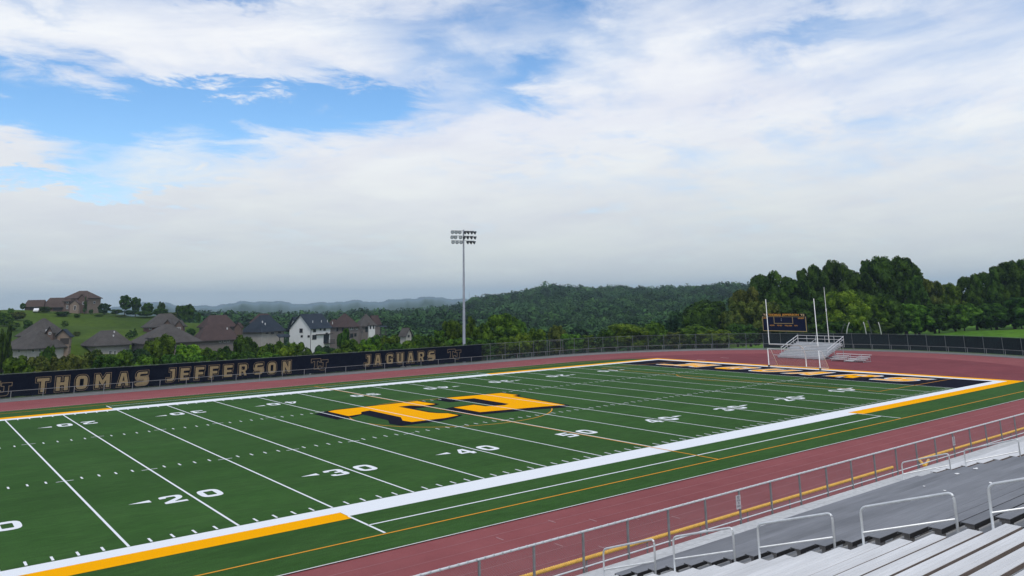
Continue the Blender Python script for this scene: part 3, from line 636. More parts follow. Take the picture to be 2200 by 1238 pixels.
part_world(mb, 'corrugated_cap', YCAP, g2)
mb = MB()
for p in (a0, a1): mb.tube([(p.x, p.y, 0), (p.x, p.y, YZ-.05)], .028, 7)
mb.tube([(a0.x, a0.y, .12), (a1.x, a1.y, .12)], .022, 6); part_world(mb, 'gate_frame', GALVD, g2)

BY, BZ, DY, DZ, NR = -21.66, 2.65, .61, .2035, 28
EDGED = mat('black_shadow_edge', (.016, .015, .017), .7); EDGEB = mat('brown_shadow_edge', (.15, .115, .10), .8, var=(.20, .16, .14), vscale=3)
def bleacher(x0, x1, smat, name, label):
    b = empty(name, (x0, BY, WZ), label=label, cat='bleachers', group='long bench sections of the near stands')
    rng = random.Random(int(x0*10))
    for k in range(NR):
        y = BY-DY*k; z = BZ+DZ*k; j = rng.uniform(-.012, .012)
        m = MB(); w = .245
        # extruded plank with turned-down lip and fine grooves
        prof = [(0, -.045), (0, -.008), (-.008, 0), (-.078, 0), (-.08, -.004), (-.086, -.004), (-.088, 0), (-.158, 0), (-.16, -.004), (-.166, -.004), (-.168, 0), (-w+.008, 0), (-w, -.008), (-w, -.045), (-w+.006, -.045), (-w+.006, -.012), (-.006, -.012), (-.006, -.045)]
        if smat is ALUD: prof = [q for q in prof if q[1] not in (-.004,) and q[0] not in (-.078, -.088, -.158, -.168)]
        xa, xb = x0+j, x1+j*.6; n = len(prof)
        m.add([(xa, y+p[0], z+p[1]) for p in prof]+[(xb, y+p[0], z+p[1]) for p in prof], [(i, (i+1) % n, n+(i+1) % n, n+i) for i in range(n)])
        fill(m, [prof[::-1]], lambda a, c: (xa, y+a, z+c)); fill(m, [prof], lambda a, c: (xb, y+a, z+c))
        part_world(m, 'seat_plank', smat, b)
        m = MB(); m.box(xa+.004, xb-.004, y-w-.006, y-w-.001, z-(.085 if smat is ALUD else .058), z-.003)  # dark strip on the back edge paints the shade between bench rows
        part_world(m, 'edge_shade', EDGED if smat is ALUD else EDGEB, b)
        m = MB(); zf = z-.43
        for q in (0, 1): m.box(x0, x1, y+.05-.26*q+.02, y+.05-.26*q+.25, zf-.045, zf)
        part_world(m, 'foot_plank', ALUF, b)
    bm_ = mat('bracket_'+name, (.20, .185, .175), .7, .1, var=(.27, .25, .24), vscale=6)
    for k in range(NR):
        y = BY-DY*k; z = BZ+DZ*k; nbr = max(2, int((x1-x0)/1.83)); m = MB()
        m.box(x0+.3, x1-.3, y-.15, y-.09, z-.085, z-.05)
        for i in range(nbr+1):
            x = x0+.22+(x1-x0-.44)*i/nbr
            m.box(x-.03, x+.03, y-.21, y-.03, z-.43, z-.102); m.box(x-.09, x+.09, y-.22, y-.02, z-.10, z-.047)
        part_world(m, 'seat_bracket', bm_, b)
    m = MB()
    for x in list(np.arange(x0+.2, x1, 3.66))+[x1-.2]:
        yb, zb = BY-DY*(NR-1)-.3, BZ+DZ*(NR-1)-.5
        Mx = lambda a, c, d: (x+a, c, d)
        m.add([(x-.03, BY+.1, BZ-.75), (x+.03, BY+.1, BZ-.75), (x+.03, yb, zb-.3), (x-.03, yb, zb-.3), (x-.03, BY+.1, BZ-.48), (x+.03, BY+.1, BZ-.48), (x+.03, yb, zb), (x-.03, yb, zb)],
              [(0, 3, 2, 1), (4, 5, 6, 7), (0, 1, 5, 4), (2, 3, 7, 6), (0, 4, 7, 3), (1, 2, 6, 5)])
        for yy in np.arange(BY-.5, yb, -3.2): m.box(x-.05, x+.05, yy-.05, yy+.05, -.08, BZ-.7+(BY+.1-yy)/DY*DZ)
    part_world(m, 'support_frame', GALVD, b)
    return b
X1, X2, X3, X4 = -25.98, -24.88, -7.9, -6.75
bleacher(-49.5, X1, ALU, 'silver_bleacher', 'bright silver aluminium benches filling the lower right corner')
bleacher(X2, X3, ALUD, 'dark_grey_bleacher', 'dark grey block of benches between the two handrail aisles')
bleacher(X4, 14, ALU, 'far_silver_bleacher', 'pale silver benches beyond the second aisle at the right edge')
def aisle(xa, xb, label):
    s = empty('aisle_stairs', (xa, BY, WZ), label=label, cat='stairs')
    for k in range(NR):
        y = BY-DY*k; zf = BZ+DZ*k-.43; m = MB()
        m.box(xa+.01, xb-.01, y-.22, y+.10, zf-.04, zf+.002); m.box(xa+.01, xb-.01, y-.23, y-.21, zf-.04, zf+.10)
        m.box(xa+.01, xb-.01, y-.51, y-.232, zf+.06, zf+.102); m.box(xa+.01, xb-.01, y-.53, y-.512, zf+.06, zf+DZ-.042)
        part_world(m, 'step', ALUF, s)
aisle(X1, X2, 'grey stepped aisle with five handrails beside the silver benches')
aisle(X3, X4, 'grey stepped aisle beyond the dark benches')
def zfoot(y): return BZ-.43+(BY-y)/DY*DZ
def handrail(x, u0, v0, u1, v1, label, grp, u0m=None):
    """u,v: photo points of the two upper bends on plane x"""
    a = gx(u0, v0, x); b = gx(u1, v1, x)
    ya, yb = a[1], b[1]
    za, zb = a[2], b[2]
    o = empty('handrail', (x, ya, zfoot(ya)), label=label, cat='handrail', group=grp)
    A = Vector((x, ya, za)); B = Vector((x, yb, zb)); A0 = Vector((x, ya, zfoot(ya)-.1)); B0 = Vector((x, yb, zfoot(yb)-.1))
    pts = [A0]+arcpts(A0, A, B, .13, 6)+arcpts(A, B, B0, .13, 6)+[B0]
    m = MB(); m.tube(pts, .024, 12); part_world(m, 'bent_pipe', RAILW, o, True)
    ha = .45
    m = MB(); m.tube([(x, ya, za-(za-zfoot(ya))*ha), (x, yb, zb-(zb-zfoot(yb))*ha)], .020, 10); part_world(m, 'middle_bar', RAILW, o, True)
    for yy in (ya, yb):
        m = MB(); m.box(x-.05, x+.05, yy-.05, yy+.05, zfoot(yy)-.02, zfoot(yy)+.012); part_world(m, 'base_plate', GALV, o)
XA = (X1+X2)/2+.0
HL = 'handrails in the aisle beside the silver benches'
handrail(XA, 1296, 1180, 1405, 1158, 'lowest handrail of the near aisle, in front of the yellow cap', HL)
handrail(XA, 1446, 1154, 1574, 1133, 'second handrail up the near aisle, left of the bench ends', HL)
handrail(XA, 1627, 1127, 1787, 1102, 'third handrail up the near aisle, against the dark benches', HL)
handrail(XA, 1848, 1091, 2048, 1058, 'wide fourth handrail up the near aisle', HL)
handrail(XA, 2122, 1042, 2380, 1000, 'topmost handrail of the near aisle, cut by the right edge', HL)
XB = (X3+X4)/2
HL2 = 'handrails in the far aisle beyond the dark benches'
handrail(XB, 1937, 994, 2038, 974, 'smaller far handrail in front of the open yellow gate', HL2)
handrail(XB, 2071, 967, 2187, 943, 'smaller far handrail nearest the right edge, over pale benches', HL2)
# paper scraps on the dark benches
PAP = mat('white_paper', (.8, .8, .78), .8)
for i, (u, v, lab) in enumerate([(2015, 1008, 'larger white scrap on the dark benches nearest the far aisle'), (2056, 1018, 'flat white scrap on the dark benches left of the lone dot'), (2096, 1007, 'white paper scrap on the dark benches below the far handrail'), (1985, 1045, 'small round white scrap low on the dark benches'), (2030, 1054, 'tiny white scrap in the middle of the dark benches'), (2128, 1038, 'tiny white scrap on the dark benches above the rail bend')]):
    best = None
    for k in range(NR):
        p = gz(u, v, BZ+DZ*k+.012)
        if BY-DY*k-.24 <= p[1] <= BY-DY*k+.02: best = p
    if best is None: best = gz(u, v, BZ+DZ*6)
    s = .10 if i < 3 else .05; m = MB(); rng = random.Random(i)
    vs = [(best[0]+s*math.cos(t)*rng.uniform(.7, 1.4), best[1]+s*.7*math.sin(t), best[2]+rng.uniform(.0, .02)) for t in np.arange(0, 6.2, .9)]; n = len(vs)
    m.add(vs+[(a, b, c-.008) for a, b, c in vs], [tuple(range(n)), tuple(range(2*n-1, n-1, -1))]+[(j, (j+1) % n, n+(j+1) % n, n+j) for j in range(n)])
    o = m.build('paper_scrap', PAP); tag(o, lab, 'litter', 'white paper scraps on the dark benches')

# ------------------------------------------------------------------ light pole
def light_pole():
    bx, by = 32.6, CY+RT+2.0
    o = empty('floodlight_pole', (bx, by, 0), label='tall grey steel pole carrying three rows of stadium floodlights', cat='light pole')
    m = MB(); m.tube([(0, 0, -.4), (0, 0, 21.4)], .27, 14, .12); m.build('pole', noise_over(mat('pole_steel', (.25, .27, .30), .55, .5), 2, .85, 1.1), o, True)
    d = (CAM-np.array([bx, by, 0])); a = math.atan2(-(12-bx), (CY-by))  # heads look at the field
    ex = Vector((math.cos(R(-12)), math.sin(R(-12)), 0))
    lampm = mat('lamp_housing', (.045, .05, .055), .5, .3); glass = mat('lamp_glass', (.36, .40, .42), .2, .1, spec=.6)
    rng = random.Random(3)
    rows = [(20.95, [-2.3, -1.58, -.86, .22, .86, 1.55, 2.2]), (20.1, [-2.4, -1.7, -.72, .05, .75, 1.5, 2.22]), (19.3, [-2.2, -1.4, -.62, .75, 1.4, 2.05])]
    for z, xs_ in rows:
        m = MB(); p = ex*-2.1; q = ex*2.0; m.tube([(p.x, p.y+.16, z+.28), (q.x, q.y+.16, z+.28)], .045, 6); m.build('crossarm', GALVD, o)
        for x in xs_:
            pos = ex*(x*.9)+Vector((0, -.18, z)); side = x > 0
            aim = (Vector((-.56+rng.uniform(-.08, .08), -.83, -.10)) if not side else Vector((.55+.12*x+rng.uniform(-.1, .1), -.8, -.5))).normalized()
            h = MB(); bck = pos-aim*.30; side = side
            h.tube([bck, pos-aim*.16, pos+aim*.02, pos+aim*.14], [.09, .17, .275, .305], 12)
            h.tube([(pos.x, pos.y+.3, z+.28), tuple(bck)], .025, 5)
            ho = h.build('lamp', lampm, o, True)
            gl = MB(); f = pos+aim*.145; e1 = aim.cross(Vector((0, 0, 1))).normalized(); e2 = aim.cross(e1)
            gl.add([f]+[f+e1*math.cos(t)*.25+e2*math.sin(t)*.25 for t in np.arange(0, 6.28, 6.2832/12)], [(0, i, i % 12+1) for i in range(1, 13)]); gl.build('lamp_lens', glass, ho)
light_pole()

# ------------------------------------------------------------------ goals, stands, board, poles
EX = 55.15
def football_goal():
    o = empty('football_goalpost', (57.9, 24.65, 0), label='white football goalpost with two tall uprights above the soccer goal', cat='goalpost')
    o_x, o_y = 57.9, 24.65
    m = MB(); pts = [(0, 0, 0), (0, 0, 1.2), (-.1, 0, 1.9), (-.6, 0, 2.6), (-1.4, 0, 2.95), (EX-o_x, 0, 3.02)]; m.tube(pts, .075, 10); m.build('gooseneck', STEELW, o, True)
    m = MB(); m.tube([(EX-o_x, -3.72, 3.05), (EX-o_x, 3.72, 3.05)], .08, 10); m.build('crossbar', STEELW, o, True)
    for s in (-1, 1):
        m = MB(); m.tube([(EX-o_x, s*3.72, 2.99), (EX-o_x, s*3.72, 9.15)], .05, 10); m.build('upright', STEELW, o, True)
football_goal()
def soccer_goal():
    o = empty('soccer_goal', (EX, 24.8, 0), label='white framed soccer goal with net on the end line', cat='goal')
    W2 = 3.88
    for s in (-1, 1):
        m = MB(); m.tube([(0, s*W2, .12), (0, s*W2, 2.42)], .06, 10); m.build('post', STEELW, o, True)
        m = MB(); m.box(-.12, .12, s*W2-.09, s*W2+.09, .02, .22); m.build('foot_pad', BLK, o)
        m = MB(); m.tube([(0, s*W2, 2.42), (.7, s*W2, 2.3), (2.1, s*W2, .06)], .028, 8); m.tube([(0, s*W2, .08), (2.1, s*W2, .06)], .028, 8); m.build('side_stay', STEELW, o, True)
    m = MB(); m.tube([(0, -W2, 2.44), (0, W2, 2.44)], .06, 10); m.build('crossbar', STEELW, o, True)
    m = MB(); m.tube([(2.1, -W2, .06), (2.1, W2, .06)], .028, 8); m.build('back_bar', STEELW, o, True)
    net = bpy.data.materials.new('goal_net'); net.use_nodes = True; b = net.node_tree.nodes['Principled BSDF']; b.inputs['Base Color'].default_value = (.7, .7, .7, 1); b.inputs['Alpha'].default_value = .09; b.inputs['Roughness'].default_value = .9
    m = MB(); P = [(0.0, 2.42), (.7, 2.29), (1.2, 1.45), (1.65, .75), (2.1, .06)]
    for i in range(4):
        a, c = P[i], P[i+1]; m.add([(a[0], -W2, a[1]), (a[0], W2, a[1]), (c[0], W2, c[1]), (c[0], -W2, c[1])], [(0, 1, 2, 3)])
    for s in (-1, 1): m.add([(0, s*W2, .08)]+[(p[0], s*W2, p[1]) for p in P], [(0, 1, 2, 3, 4, 5)])
    m.build('net', net, o)
soccer_goal()
ALUR = mat('riser_metal', (.42, .43, .44), .6, .2, var=(.50, .51, .52), vscale=2)
def far_bleacher():
    x0, ya, yb = 69.3, 28.95, 36.85; n = 10; dx = .60; dz = .195
    o = empty('portable_bleacher', (x0, ya, 0), label='ten row portable aluminium bleacher with guard rails behind the goal', cat='bleachers')
    L_ = yb-ya
    for k in range(n):
        m = MB(); m.box(dx*k, dx*k+.26, 0, L_, .38+dz*k, .43+dz*k); m.build('seat_plank', ALU, o)
        if k: m = MB(); m.box(dx*k-.34, dx*k+.0, .02, L_-.02, .02+dz*k, .06+dz*k); m.build('foot_plank', ALU, o)
        m = MB(); m.box(dx*k+.01, dx*k+.03, .03, L_-.03, .08+dz*k, .375+dz*k); m.build('riser_board', ALUR, o)
    m = MB()
    for y in np.linspace(.15, L_-.15, 6):
        m.add([(0, y-.03, 0), (0, y+.03, 0), (dx*n, y+.03, dz*n-.15), (dx*n, y-.03, dz*n-.15), (0, y-.03, .12), (0, y+.03, .12), (dx*n, y+.03, dz*n+.02), (dx*n, y-.03, dz*n+.02)], [(0, 3, 2, 1), (4, 5, 6, 7), (0, 1, 5, 4), (2, 3, 7, 6), (0, 4, 7, 3), (1, 2, 6, 5)])
        m.box(dx*n-.04, dx*n+.04, y-.03, y+.03, 0, dz*n+.1); m.box(dx*n*.5-.03, dx*n*.5+.03, y-.03, y+.03, 0, dz*n*.5)
        m.box(0, dx*n, y-.03, y+.03, 0, .05)
    m.build('support_frame', GALV, o)
    for s, y in ((0, -.05), (1, L_+.05)):
        m = MB(); zt = dz*n
        for dzr, r_ in ((1.22, .05), (.80, .038)): m.tube([(1.3, y, dz*2+dzr-.1), (dx*n+.1, y, zt+dzr)], r_, 7)
        for k in (2, 5, 8, 10): m.tube([(dx*k+.05, y, dz*k*.8), (dx*k+.05, y, dz*k+1.3)], .028, 6)
        m.build('side_guard_rail', RAILW, o)
    m = MB(); 
    for dzr in (1.22, .72): m.tube([(dx*n+.12, -.05, dz*n+dzr), (dx*n+.12, L_+.05, dz*n+dzr)], .034, 7)
    for y in np.linspace(0, L_, 6): m.tube([(dx*n+.12, y, dz*n-.2), (dx*n+.12, y, dz*n+1.22)], .028, 6)
    m.build('back_guard_rail', RAILW, o)
    m = MB(); y = L_*.5
    for k0 in (1, 5): m.tube([(dx*k0, y, dz*k0+.3), (dx*k0, y, dz*k0+1.15), (dx*(k0+3.2), y, dz*(k0+3.2)+1.15), (dx*(k0+3.2), y, dz*(k0+3.2)+.3)], .026, 7)
    m.build('centre_handrail', RAILW, o)
    # wheelchair-height extension planks at the left end
    m = MB(); m.box(-.1, .16, L_, L_+.7, .38, .42); m.build('end_plank', ALU, o)
far_bleacher()
def small_bleacher():
    o = empty('low_bleacher', (68.6, 22.1, 0), label='low four row bleacher with a gap, right of the taller one', cat='bleachers')
    for k in range(4):
        for (a, b) in (((0, 1.6), (3.1, 5.4)) if k < 3 else ((0, 5.4),)):
            m = MB(); m.box(.62*k, .62*k+.28, a, b, .33+.2*k, .38+.2*k); m.build('seat_plank', ALU, o)
        if k: m = MB(); m.box(.62*k-.36, .62*k-.04, .05, 5.35, .0+.2*k, .04+.2*k); m.build('foot_plank', ALU, o)
    m = MB(); m.box(-.2, .9, 1.7, 3.0, .10, .16); m.box(.9, 1.6, 1.7, 3.0, .28, .34); m.build('ramp_step', ALU, o)
    m = MB()
    for y in (.25, 1.5, 3.2, 5.2):
        m.box(0, 2.2, y-.03, y+.03, .0, .05)
        for k in range(4): m.box(.62*k+.1, .62*k+.16, y-.03, y+.03, .05, .33+.2*k)
    m.build('support_frame', GALV, o)
small_bleacher()
def scoreboard():
    a = gx(1600+245/6.517, 620+352/6.517, 96); b = gx(1600+858/6.517, 620+352/6.517, 96)
    c = gx(1600+258/6.517, 620+598/6.517, 96); 
    z1 = 6.06; z0 = 2.68; yA, yB = 57.75, 48.1; Wd = yA-yB; H = z1-z0
    o = empty('scoreboard', (96, yA, 0), rz=R(-90), label='navy scoreboard with orange lettering in front of the dark trees', cat='scoreboard')
    nav = noise_over(mat('board_navy', (.004, .005, .032), .7, spec=.1), 1.5, .8, 1.3); trim = mat('board_trim', (.42, .30, .13), .6); org = mat('board_orange', (.62, .27, .03), .6)
    m = MB(); m.box(0, Wd, 0, .35, z0, z1-.62); m.build('board_panel', nav, o)
    m = MB(); m.box(0, Wd, .02, .33, z1-.60, z1); m.build('header_panel', mat('header_dark', (.010, .006, .008), .8, spec=.1), o)
    m = MB(); t = .10
    m.box(-.04, Wd+.04, -.03, .02, z0-.04, z0+t); m.box(-.04, Wd+.04, -.03, .02, z1-.66, z1-.60)
    m.box(-.04, t, -.025, .018, z0+t, z1-.66); m.box(Wd-t, Wd+.04, -.025, .018, z0+t, z1-.66)
    cx0, cx1 = Wd*.27, Wd*.71; zb = z1-1.95; m.box(cx0, cx1, -.03, .015, zb, zb+t); m.box(cx0, cx0+t, -.025, .012, zb+t, z1-.66); m.box(cx1-t, cx1, -.025, .012, zb+t, z1-.66)
    m.build('trim', trim, o)
    def tx(body, x, z, w, h, mm=org): font_text(body, w, h, lambda px, py: (x+px, -.035, z+py), mm, 'lettering', o, .045)
    tx('THOMAS', Wd*.145, z1-.52, Wd*.30, .46); tx('JEFFERSON', Wd*.47, z1-.52, Wd*.385, .46)
    for x in (Wd*.02, Wd*.885): tx('TJ', x, z1-.50, Wd*.09, .42, mat('board_cream', (.62, .45, .25), .6))
    tx('HOME', Wd*.02, z1-1.02, Wd*.11, .26); tx('GUEST', Wd*.83, z1-1.02, Wd*.14, .26)
    tx('DOWN', Wd*.17, z1-2.42, Wd*.105, .24); tx('TO GO', Wd*.335, z1-2.42, Wd*.12, .24); tx('BALL ON', Wd*.52, z1-2.42, Wd*.16, .24); tx('QTR', Wd*.735, z1-2.42, Wd*.075, .24)
    tx(':', Wd*.44, z1-1.45, .12, .5, mat('board_white', (.4, .42, .5), .6))
    for x in (1.2, Wd/2, Wd-1.2):
        m = MB(); m.box(x-.12, x+.12, .36, .6, -1.0, z1-.7); m.build('post', mat('board_post', (.05, .05, .05), .7), o)
scoreboard()
def flagpole():
    p = gx(1782, 742, 90.)
    b = (90., gx(1782, 742, 90.)[1], 0)
    o = empty('flagpole', b, label='thin pale flagpole standing behind the metal stands', cat='flagpole')
    top = gx(1773, 620, 90.)[2]
    m = MB(); m.tube([(0, 0, 0), (0, 0, top)], .085, 10, .045); m.build('pole', mat('pale_grey_pole', (.5, .5, .48), .5), o, True)
    m = MB(); m.tube([(0, 0, top), (0, 0, top+.06), (0, 0, top+.16), (0, 0, top+.22)], [.03, .09, .09, .02], 8); m.build('finial', GALV, o, True)
    m = MB(); m.box(-.08, .08, -.07, .07, top*.62, top*.62+.5); m.tube([(.1, .05, 1), (.1, .05, top-.2)], .012, 4); m.build('halyard', STEELW, o)
flagpole()
def curved(u0, v0, u1, v1, D, m_, label, bow):
    a = at(u0, v0, D); t = at(u1, v1, D); zb = hz(a[0], a[1])
    o = empty('curved_pole', (a[0], a[1], zb), label=label, cat='pole', group='curved net poles beyond the right fence')
    dx, dy = t[0]-a[0], t[1]-a[1]; zt = t[2]-zb; z0 = a[2]-zb; pts = [(0, 0, -.2), (0, 0, z0)]
    for i in range(1, 7):
        s = i/6; pts.append((dx*s**2, dy*s**2, z0+(zt-z0)*s))
    m = MB(); m.tube(pts, .075, 8); m.build('shaft', m_, o, True)
    m = MB(); m.box(-.2, .2, -.2, .2, -.1, .05); m.build('base_plate', CONC, o)
WP = mat('white_net_pole', (.50, .50, .46), .5); DP = mat('dark_net_pole', (.06, .065, .065), .6)
curved(1819.5, 721, 1824.8, 693, 157, WP, 'leftmost white curved pole, bending to the right', 1)
curved(1861.5, 722, 1855, 692, 157, WP, 'middle white curved pole, bending to the left', 1)
curved(1894, 723, 1887, 692.5, 157, WP, 'rightmost white curved pole by the grass', 1)
curved(1808.5, 720, 1816, 696, 160, DP, 'dark curved pole left of all the white ones', 1)
curved(1872.5, 720, 1864, 689, 160, DP, 'dark curved pole between the two right white ones', 1)

# ------------------------------------------------------------------ vegetation
def leafmat(name, c1, c2, tr=.08):
    m = bpy.data.materials.new(name); m.use_nodes = True; nt = m.node_tree; N = nt.nodes; L = nt.links; b = N['Principled BSDF']; out = N['Material Output']
    b.inputs['Roughness'].default_value = .7; b.inputs['Specular IOR Level'].default_value = .04
    geo = N.new('ShaderNodeNewGeometry'); oi = N.new('ShaderNodeObjectInfo'); tc = N.new('ShaderNodeTexCoord')
    n = N.new('ShaderNodeTexNoise'); n.inputs['Scale'].default_value = 3.4; n.inputs['Detail'].default_value = 4; L.new(tc.outputs['Object'], n.inputs[0])
    def M(op, a, c):
        q = N.new('ShaderNodeMath'); q.operation = op; q.use_clamp = (op == 'ADD')
        for i, x in enumerate((a, c)):
            if isinstance(x, (int, float)): q.inputs[i].default_value = x
            else: L.new(x, q.inputs[i])
        return q.outputs[0]
    f = M('ADD', M('MULTIPLY', geo.outputs['Random Per Island'], .45), M('MULTIPLY', M('SUBTRACT', n.outputs[0], .42), 2.9))  # leaf variety, with contrast raised to imitate lit clumps and shadowed gaps
    mx = N.new('ShaderNodeMix'); mx.data_type = 'RGBA'; L.new(f, mx.inputs[0]); mx.inputs[6].default_value = (*c1, 1); mx.inputs[7].default_value = (*c2, 1)
    hs = N.new('ShaderNodeHueSaturation'); L.new(mx.outputs[2], hs.inputs['Color']); L.new(M('ADD', M('MULTIPLY', oi.outputs['Random'], .035), .4825), hs.inputs['Hue'])
    mr = N.new('ShaderNodeMapRange'); L.new(oi.outputs['Random'], mr.inputs[0]); mr.inputs[3].default_value = .82; mr.inputs[4].default_value = 1.2; L.new(mr.outputs[0], hs.inputs['Value'])
    L.new(hs.outputs[0], b.inputs['Base Color'])
    t = N.new('ShaderNodeBsdfTranslucent'); L.new(hs.outputs[0], t.inputs[0]); ms = N.new('ShaderNodeMixShader'); ms.inputs[0].default_value = tr
    L.new(b.outputs[0], ms.inputs[1]); L.new(t.outputs[0], ms.inputs[2]); L.new(ms.outputs[0], out.inputs[0]); return m
LF = {'dark': leafmat('leaf_dark', (.005, .018, .005), (.066, .135, .018)),
      'mid': leafmat('leaf_mid', (.008, .028, .005), (.115, .210, .020)),
      'bright': leafmat('leaf_bright', (.022, .062, .006), (.175, .275, .022)),
      'olive': leafmat('leaf_olive', (.016, .030, .007), (.135, .160, .028)),
      'blue': leafmat('leaf_bluegreen', (.006, .022, .010), (.050, .110, .038))}
def leaf_cloud(rng, lobes, nleaf, size, elong=1.0):
    """quads scattered over a set of lobes (cx,cy,cz,r)"""
    lob = np.array(lobes); w = lob[:, 3]**2; k = rng.choice(len(lob), nleaf, p=w/w.sum())
    d = rng.normal(size=(nleaf, 3)); d /= np.linalg.norm(d, axis=1)[:, None]
    c = lob[k, :3]; out = c/(np.linalg.norm(c, axis=1)[:, None]+1e-6)
    flip = (d*out).sum(1) < -.35; d[flip] *= -1
    rr = lob[k, 3]*rng.uniform(.72, 1.08, nleaf)
    p = c+d*rr[:, None]
    nrm = d*.95+rng.normal(size=(nleaf, 3))*.4+np.array([0, 0, .3]); nrm /= np.linalg.norm(nrm, axis=1)[:, None]
    t = np.cross(nrm, rng.normal(size=(nleaf, 3))); t /= np.linalg.norm(t, axis=1)[:, None]; b = np.cross(nrm, t)
    s = size*rng.uniform(.55, 1.35, nleaf)[:, None]; e = rng.uniform(.5, .9, nleaf)[:, None]
    q = rng.uniform(-.25, .25, (nleaf, 1))
    V = np.stack([p-t*s, p-b*s*e+t*s*q, p+t*s, p+b*s*e+t*s*q], 1).reshape(-1, 3)
    return V
def quads_mesh(name, V, mats):
    n = len(V)//4; me = bpy.data.meshes.new(name); me.vertices.add(len(V)); me.vertices.foreach_set('co', V.astype(np.float32).ravel())
    me.loops.add(len(V)); me.loops.foreach_set('vertex_index', np.arange(len(V), dtype=np.int32))
    me.polygons.add(n); me.polygons.foreach_set('loop_start', np.arange(0, len(V), 4, dtype=np.int32)); me.update(calc_edges=True)
    for m in (mats if isinstance(mats, list) else [mats]): me.materials.append(m)
    return me
def crown_mesh(seed, kind='round', nl=44, nleaf=9500, size=.058):
    rng = np.random.default_rng(seed); L_ = []
    for i in range(nl):
        z = rng.uniform(-.85, .85)
        if kind == 'round': R_ = math.sqrt(max(.05, 1-z*z))*.72
        elif kind == 'tall': R_ = math.sqrt(max(.05, 1-z*z))*.66
        elif kind == 'cone': R_ = (.48-.46*z)*.85
        else: R_ = math.sqrt(max(.05, 1-z*z))*.55
        a = rng.uniform(0, 6.283); q = R_*math.sqrt(rng.uniform(.3, 1)); r = rng.uniform(.13, .28)*(1 if kind != 'cone' else .6*(1.1-z*.6))
        L_.append((q*math.cos(a), q*math.sin(a), z*(.78 if kind == 'round' else .9), r))
    if kind == 'loose':
        L_ = [(x, y, z, r*.62) for x, y, z, r in L_]+[(x*1.5, y*1.5, z*1.02+.05, r*.35) for x, y, z, r in L_[::2]]
    L_ += [(0, 0, -.3, .45), (0, 0, .1, .45), (0, 0, .45, .25)] if kind in ('round', 'tall') else [(0, 0, -.6, .3), (0, 0, -.1, .22)]
    # twigs poking out of the outline
    ex = [(x*rng.uniform(1.15, 1.42), y*rng.uniform(1.15, 1.42), z*1.16, r*rng.uniform(.3, .55)) for x, y, z, r in L_[:nl:2]]
    V = leaf_cloud(rng, L_, nleaf, size); V2 = leaf_cloud(rng, ex, nleaf//6, size*.85)
    return quads_mesh('crown', np.vstack([V, V2]), LF['mid'])
CR = {'round': [crown_mesh(i, 'round') for i in range(5)], 'tall': [crown_mesh(10+i, 'tall', 46, 9500) for i in range(3)],
      'loose': [crown_mesh(20+i, 'loose', 46, 7500, .05) for i in range(3)], 'cone': [crown_mesh(30, 'cone', 46, 3800, .07)],
      'big': [crown_mesh(40+i, 'round', 72, 20000, .042) for i in range(3)], 'bigt': [crown_mesh(50+i, 'tall', 72, 20000, .042) for i in range(2)]}
def trunk_mesh(seed):
    rng = random.Random(seed); m = MB()
    m.tube([(0, 0, -.12), (.01, 0, .2), (-.01, .01, .5), (.01, 0, .9)], [.05, .036, .026, .008], 8)
    for i in range(7):
        a = rng.uniform(0, 6.28); z = rng.uniform(.25, .6); l = rng.uniform(.2, .36); dz = rng.uniform(.12, .3)
        m.tube([(0, 0, z), (math.cos(a)*l*.5, math.sin(a)*l*.5, z+dz*.4), (math.cos(a)*l, math.sin(a)*l, z+dz)], [.02, .013, .005], 5)
    me_o = m.build('trunk', BARK); me = me_o.data; bpy.data.objects.remove(me_o); return me
TM = [trunk_mesh(i) for i in range(3)]
tree_i = [0]
def tree(u, vt, D, wpx, kind, leaf, label, name='leafy_tree', grp=None, depth=1.0, low=.12, cat='tree', zb=None):
    i = tree_i[0]; tree_i[0] += 1; rng = random.Random(i*7+1)
    mpp = float(np.hypot(*(at(u+10, vt, D)-at(u-10, vt, D))[:2]))/20
    while True:      # keep every crown clear of the fence
        p = at(u, vt, D)
        if math.hypot(max(p[0]-CX, 0), p[1]-CY)-RT > 1.6+wpx*mpp*.42: break
        D += 1.0
    zb = hz(p[0], p[1]) if zb is None else zb; h = max(p[2]-zb, .8)
    w = wpx*float(np.hypot(*(at(u+10, vt, D)-at(u-10, vt, D))[:2]))/20/2
    o = empty(name, (p[0], p[1], zb), label=label, cat=cat, group=grp)
    me = CR[kind][i % len(CR[kind])]; c = bpy.data.objects.new('crown', me); C.objects.link(c); c.parent = o
    hc = h*(1-low)/2; c.location = (0, 0, h-hc*.98); c.scale = (w*1.22, w*1.15*depth, hc*1.0); c.rotation_euler = (0, 0, rng.uniform(0, 6.28))
    c.material_slots[0].link = 'OBJECT'; c.material_slots[0].material = LF[leaf]
    t = bpy.data.objects.new('trunk', TM[i % 3]); C.objects.link(t); t.parent = o; t.scale = (h*.55, h*.55, h*.86); t.rotation_euler = (0, 0, rng.uniform(0, 6))
    return o
GB = 'trees and bushes growing behind the far fence'
